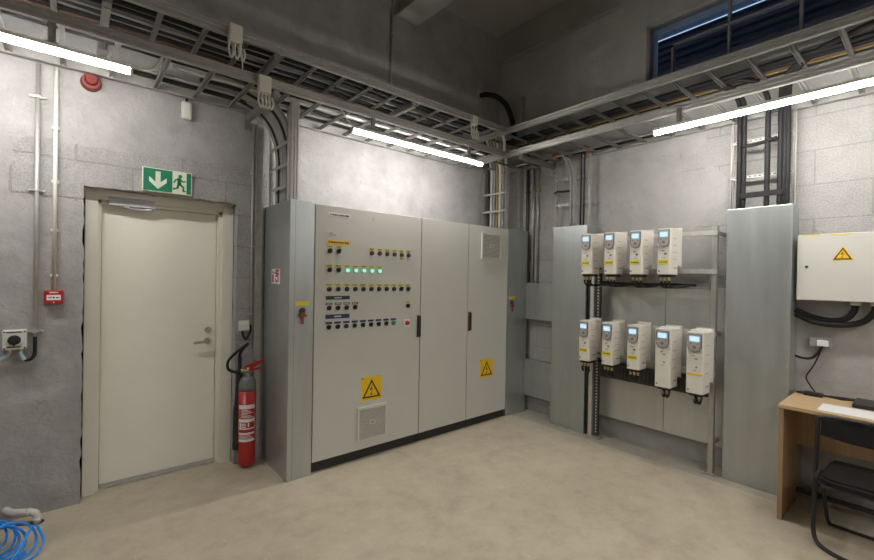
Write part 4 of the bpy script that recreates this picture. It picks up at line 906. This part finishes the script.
# folding chair, back to the desk
t = thing('folding_chair', 'black folding chair with padded seat in front of the desk', 'chair', (3.27, .225, 0))
yl, yr = .458, .02
b = B(); pt = lambda s, z: (3.20+s, None, z)
def side(y, ys):
    return [(3.375, y, .70), (3.365, y, .60), (3.34, y, .40), (3.31, y, .18), (3.295, y-.002*ys, .07), (3.262, y-.03*ys, .015)]
L = side(yl, 1); Rr = side(yr, -1)
b.tube([(3.378, (yl+yr)/2, .722), (3.378, yl-.07, .722), (3.377, yl-.02, .715), *L, (3.20, yl-.11, .011), (3.18, (yl+yr)/2, .011), (3.20, yr+.11, .011), *Rr[::-1], (3.377, yr+.02, .715), (3.378, yr+.07, .722), (3.378, (yl+yr)/2, .722)], .0115, 10, 5)
obj('front_frame', b, M_BLACK, t)
b = B()
b.tube([(3.12, yl-.03, .43), (3.30, yl-.03, .415), (3.50, yl-.03, .12), (3.575, yl-.035, .03), (3.59, yl-.07, .011), (3.59, yr+.07, .011), (3.575, yr+.035, .03), (3.50, yr+.03, .12), (3.30, yr+.03, .415), (3.12, yr+.03, .43)], .010, 10, 5); obj('rear_frame', b, M_BLACK, t)
b = B(); n = 14
fbk = lambda u, v, w: Vector((3.352+w+.2*(v-.60), u, v))
P = []
for i in range(n+1): u = yl-.015+(yr-yl+.03)*i/n; q = 4*(i/n)*(1-i/n); P.append((u, .700+.012*q))
for i in range(n, -1, -1): u = yl-.015+(yr-yl+.03)*i/n; q = 4*(i/n)*(1-i/n); P.append((u, .615-.018*q))
b.prism(fbk, P, 0, .016); obj('backrest', b, M_UPH, t)
b = B(); prof = [(3.055, yl-.08), (3.045, yl-.12), (3.045, yr+.12), (3.055, yr+.08), (3.09, yr+.045), (3.42, yr+.055), (3.44, yr+.09), (3.44, yl-.09), (3.42, yl-.055), (3.09, yl-.045)]
b.prism(lambda u, v, w: Vector((u, v, w)), prof, .43, .468)
es = [e for e in b.bm.edges if all(abs(v.co.z-.468) < 1e-4 for v in e.verts)]; bmesh.ops.bevel(b.bm, geom=es, offset=.014, segments=3, affect='EDGES'); obj('seat', b, M_UPH, t)
b = B(); b.box(3.06, 3.42, yl-.058, yl-.05, .415, .43); b.box(3.06, 3.42, yr+.05, yr+.058, .415, .43); b.box(3.06, 3.07, yr+.05, yl-.05, .415, .43); obj('seat_rim', b, M_DKST, t)

# ================================================================ FLOOR THINGS, LEFT
b = B(); b.tube([(-.300, YA+.0, .072), (-.288, 3.545, .072), (-.262, 3.508, .072), (-.21, 3.472, .072), (-.170, 3.452, .066), (-.158, 3.45, .045), (-.157, 3.45, .0)], .0185, 14, 6)
b.cyl((-.186, 3.460, .070), (-.200, 3.467, .0715), .022, 14); b.cyl((-.157, 3.45, .034), (-.157, 3.45, .014), .022, 14)
tag(obj('drain_pipe', b, M_WHITE), 'short white plastic pipe elbow going into the floor at the wall', 'pipe')
b = B(); b.lathe((-.157, 3.45, 0), [(.0205, .0), (.033, .001), (.033, .004), (.0205, .004)], 18); tag(obj('pipe_collar', b, M_DKST), 'dark ring where the white pipe elbow enters the floor', 'ring')
b = B(); b.tube([(-.6, 3.52, .008), (-.3, 3.48, .008), (-.195, 3.452, .008)], .006, 6, 6); tag(obj('copper_lead', b, M_CBRN), 'thin brown lead on the floor at the white elbow', 'cable')
b = B(); pts = []; N = 9; n = 14*N
d = Vector((.30, -.36, 0)).normalized(); nrm = Vector((-d.y, d.x, 0))
for i in range(n+1):
    a = i/14*math.tau+.6; k = i/n
    c = Vector((-.47+.27*k, 3.36-.30*k, 0)); rr = .096+.010*math.sin(1.7*i/14)
    tilt = Vector((0, 0, 1))*math.cos(.75)-d*math.sin(.75)
    p = c+nrm*rr*math.cos(a)+tilt*rr*math.sin(a); p.z = max(p.z+rr*math.cos(.75)+.008, .008); pts.append(p)
pts += [Vector((-.24, 2.98, .02)), Vector((-.34, 2.95, .008)), Vector((-.5, 2.98, .008))]
b.tube(pts, .0062, 8, 2); t = thing('air_hose', 'bright blue coiled air hose lying on the floor by the left wall', 'hose', (-.39, 3.23, 0)); obj('coil', b, M_BHOSE, t)
b = B(); b.cyl((-.235, 3.02, .02), (-.205, 3.05, .022), .014, 12); b.cyl((-.215, 3.04, .022), (-.185, 3.07, .024), .009, 10); obj('coupling', b, M_BHOSE, t)
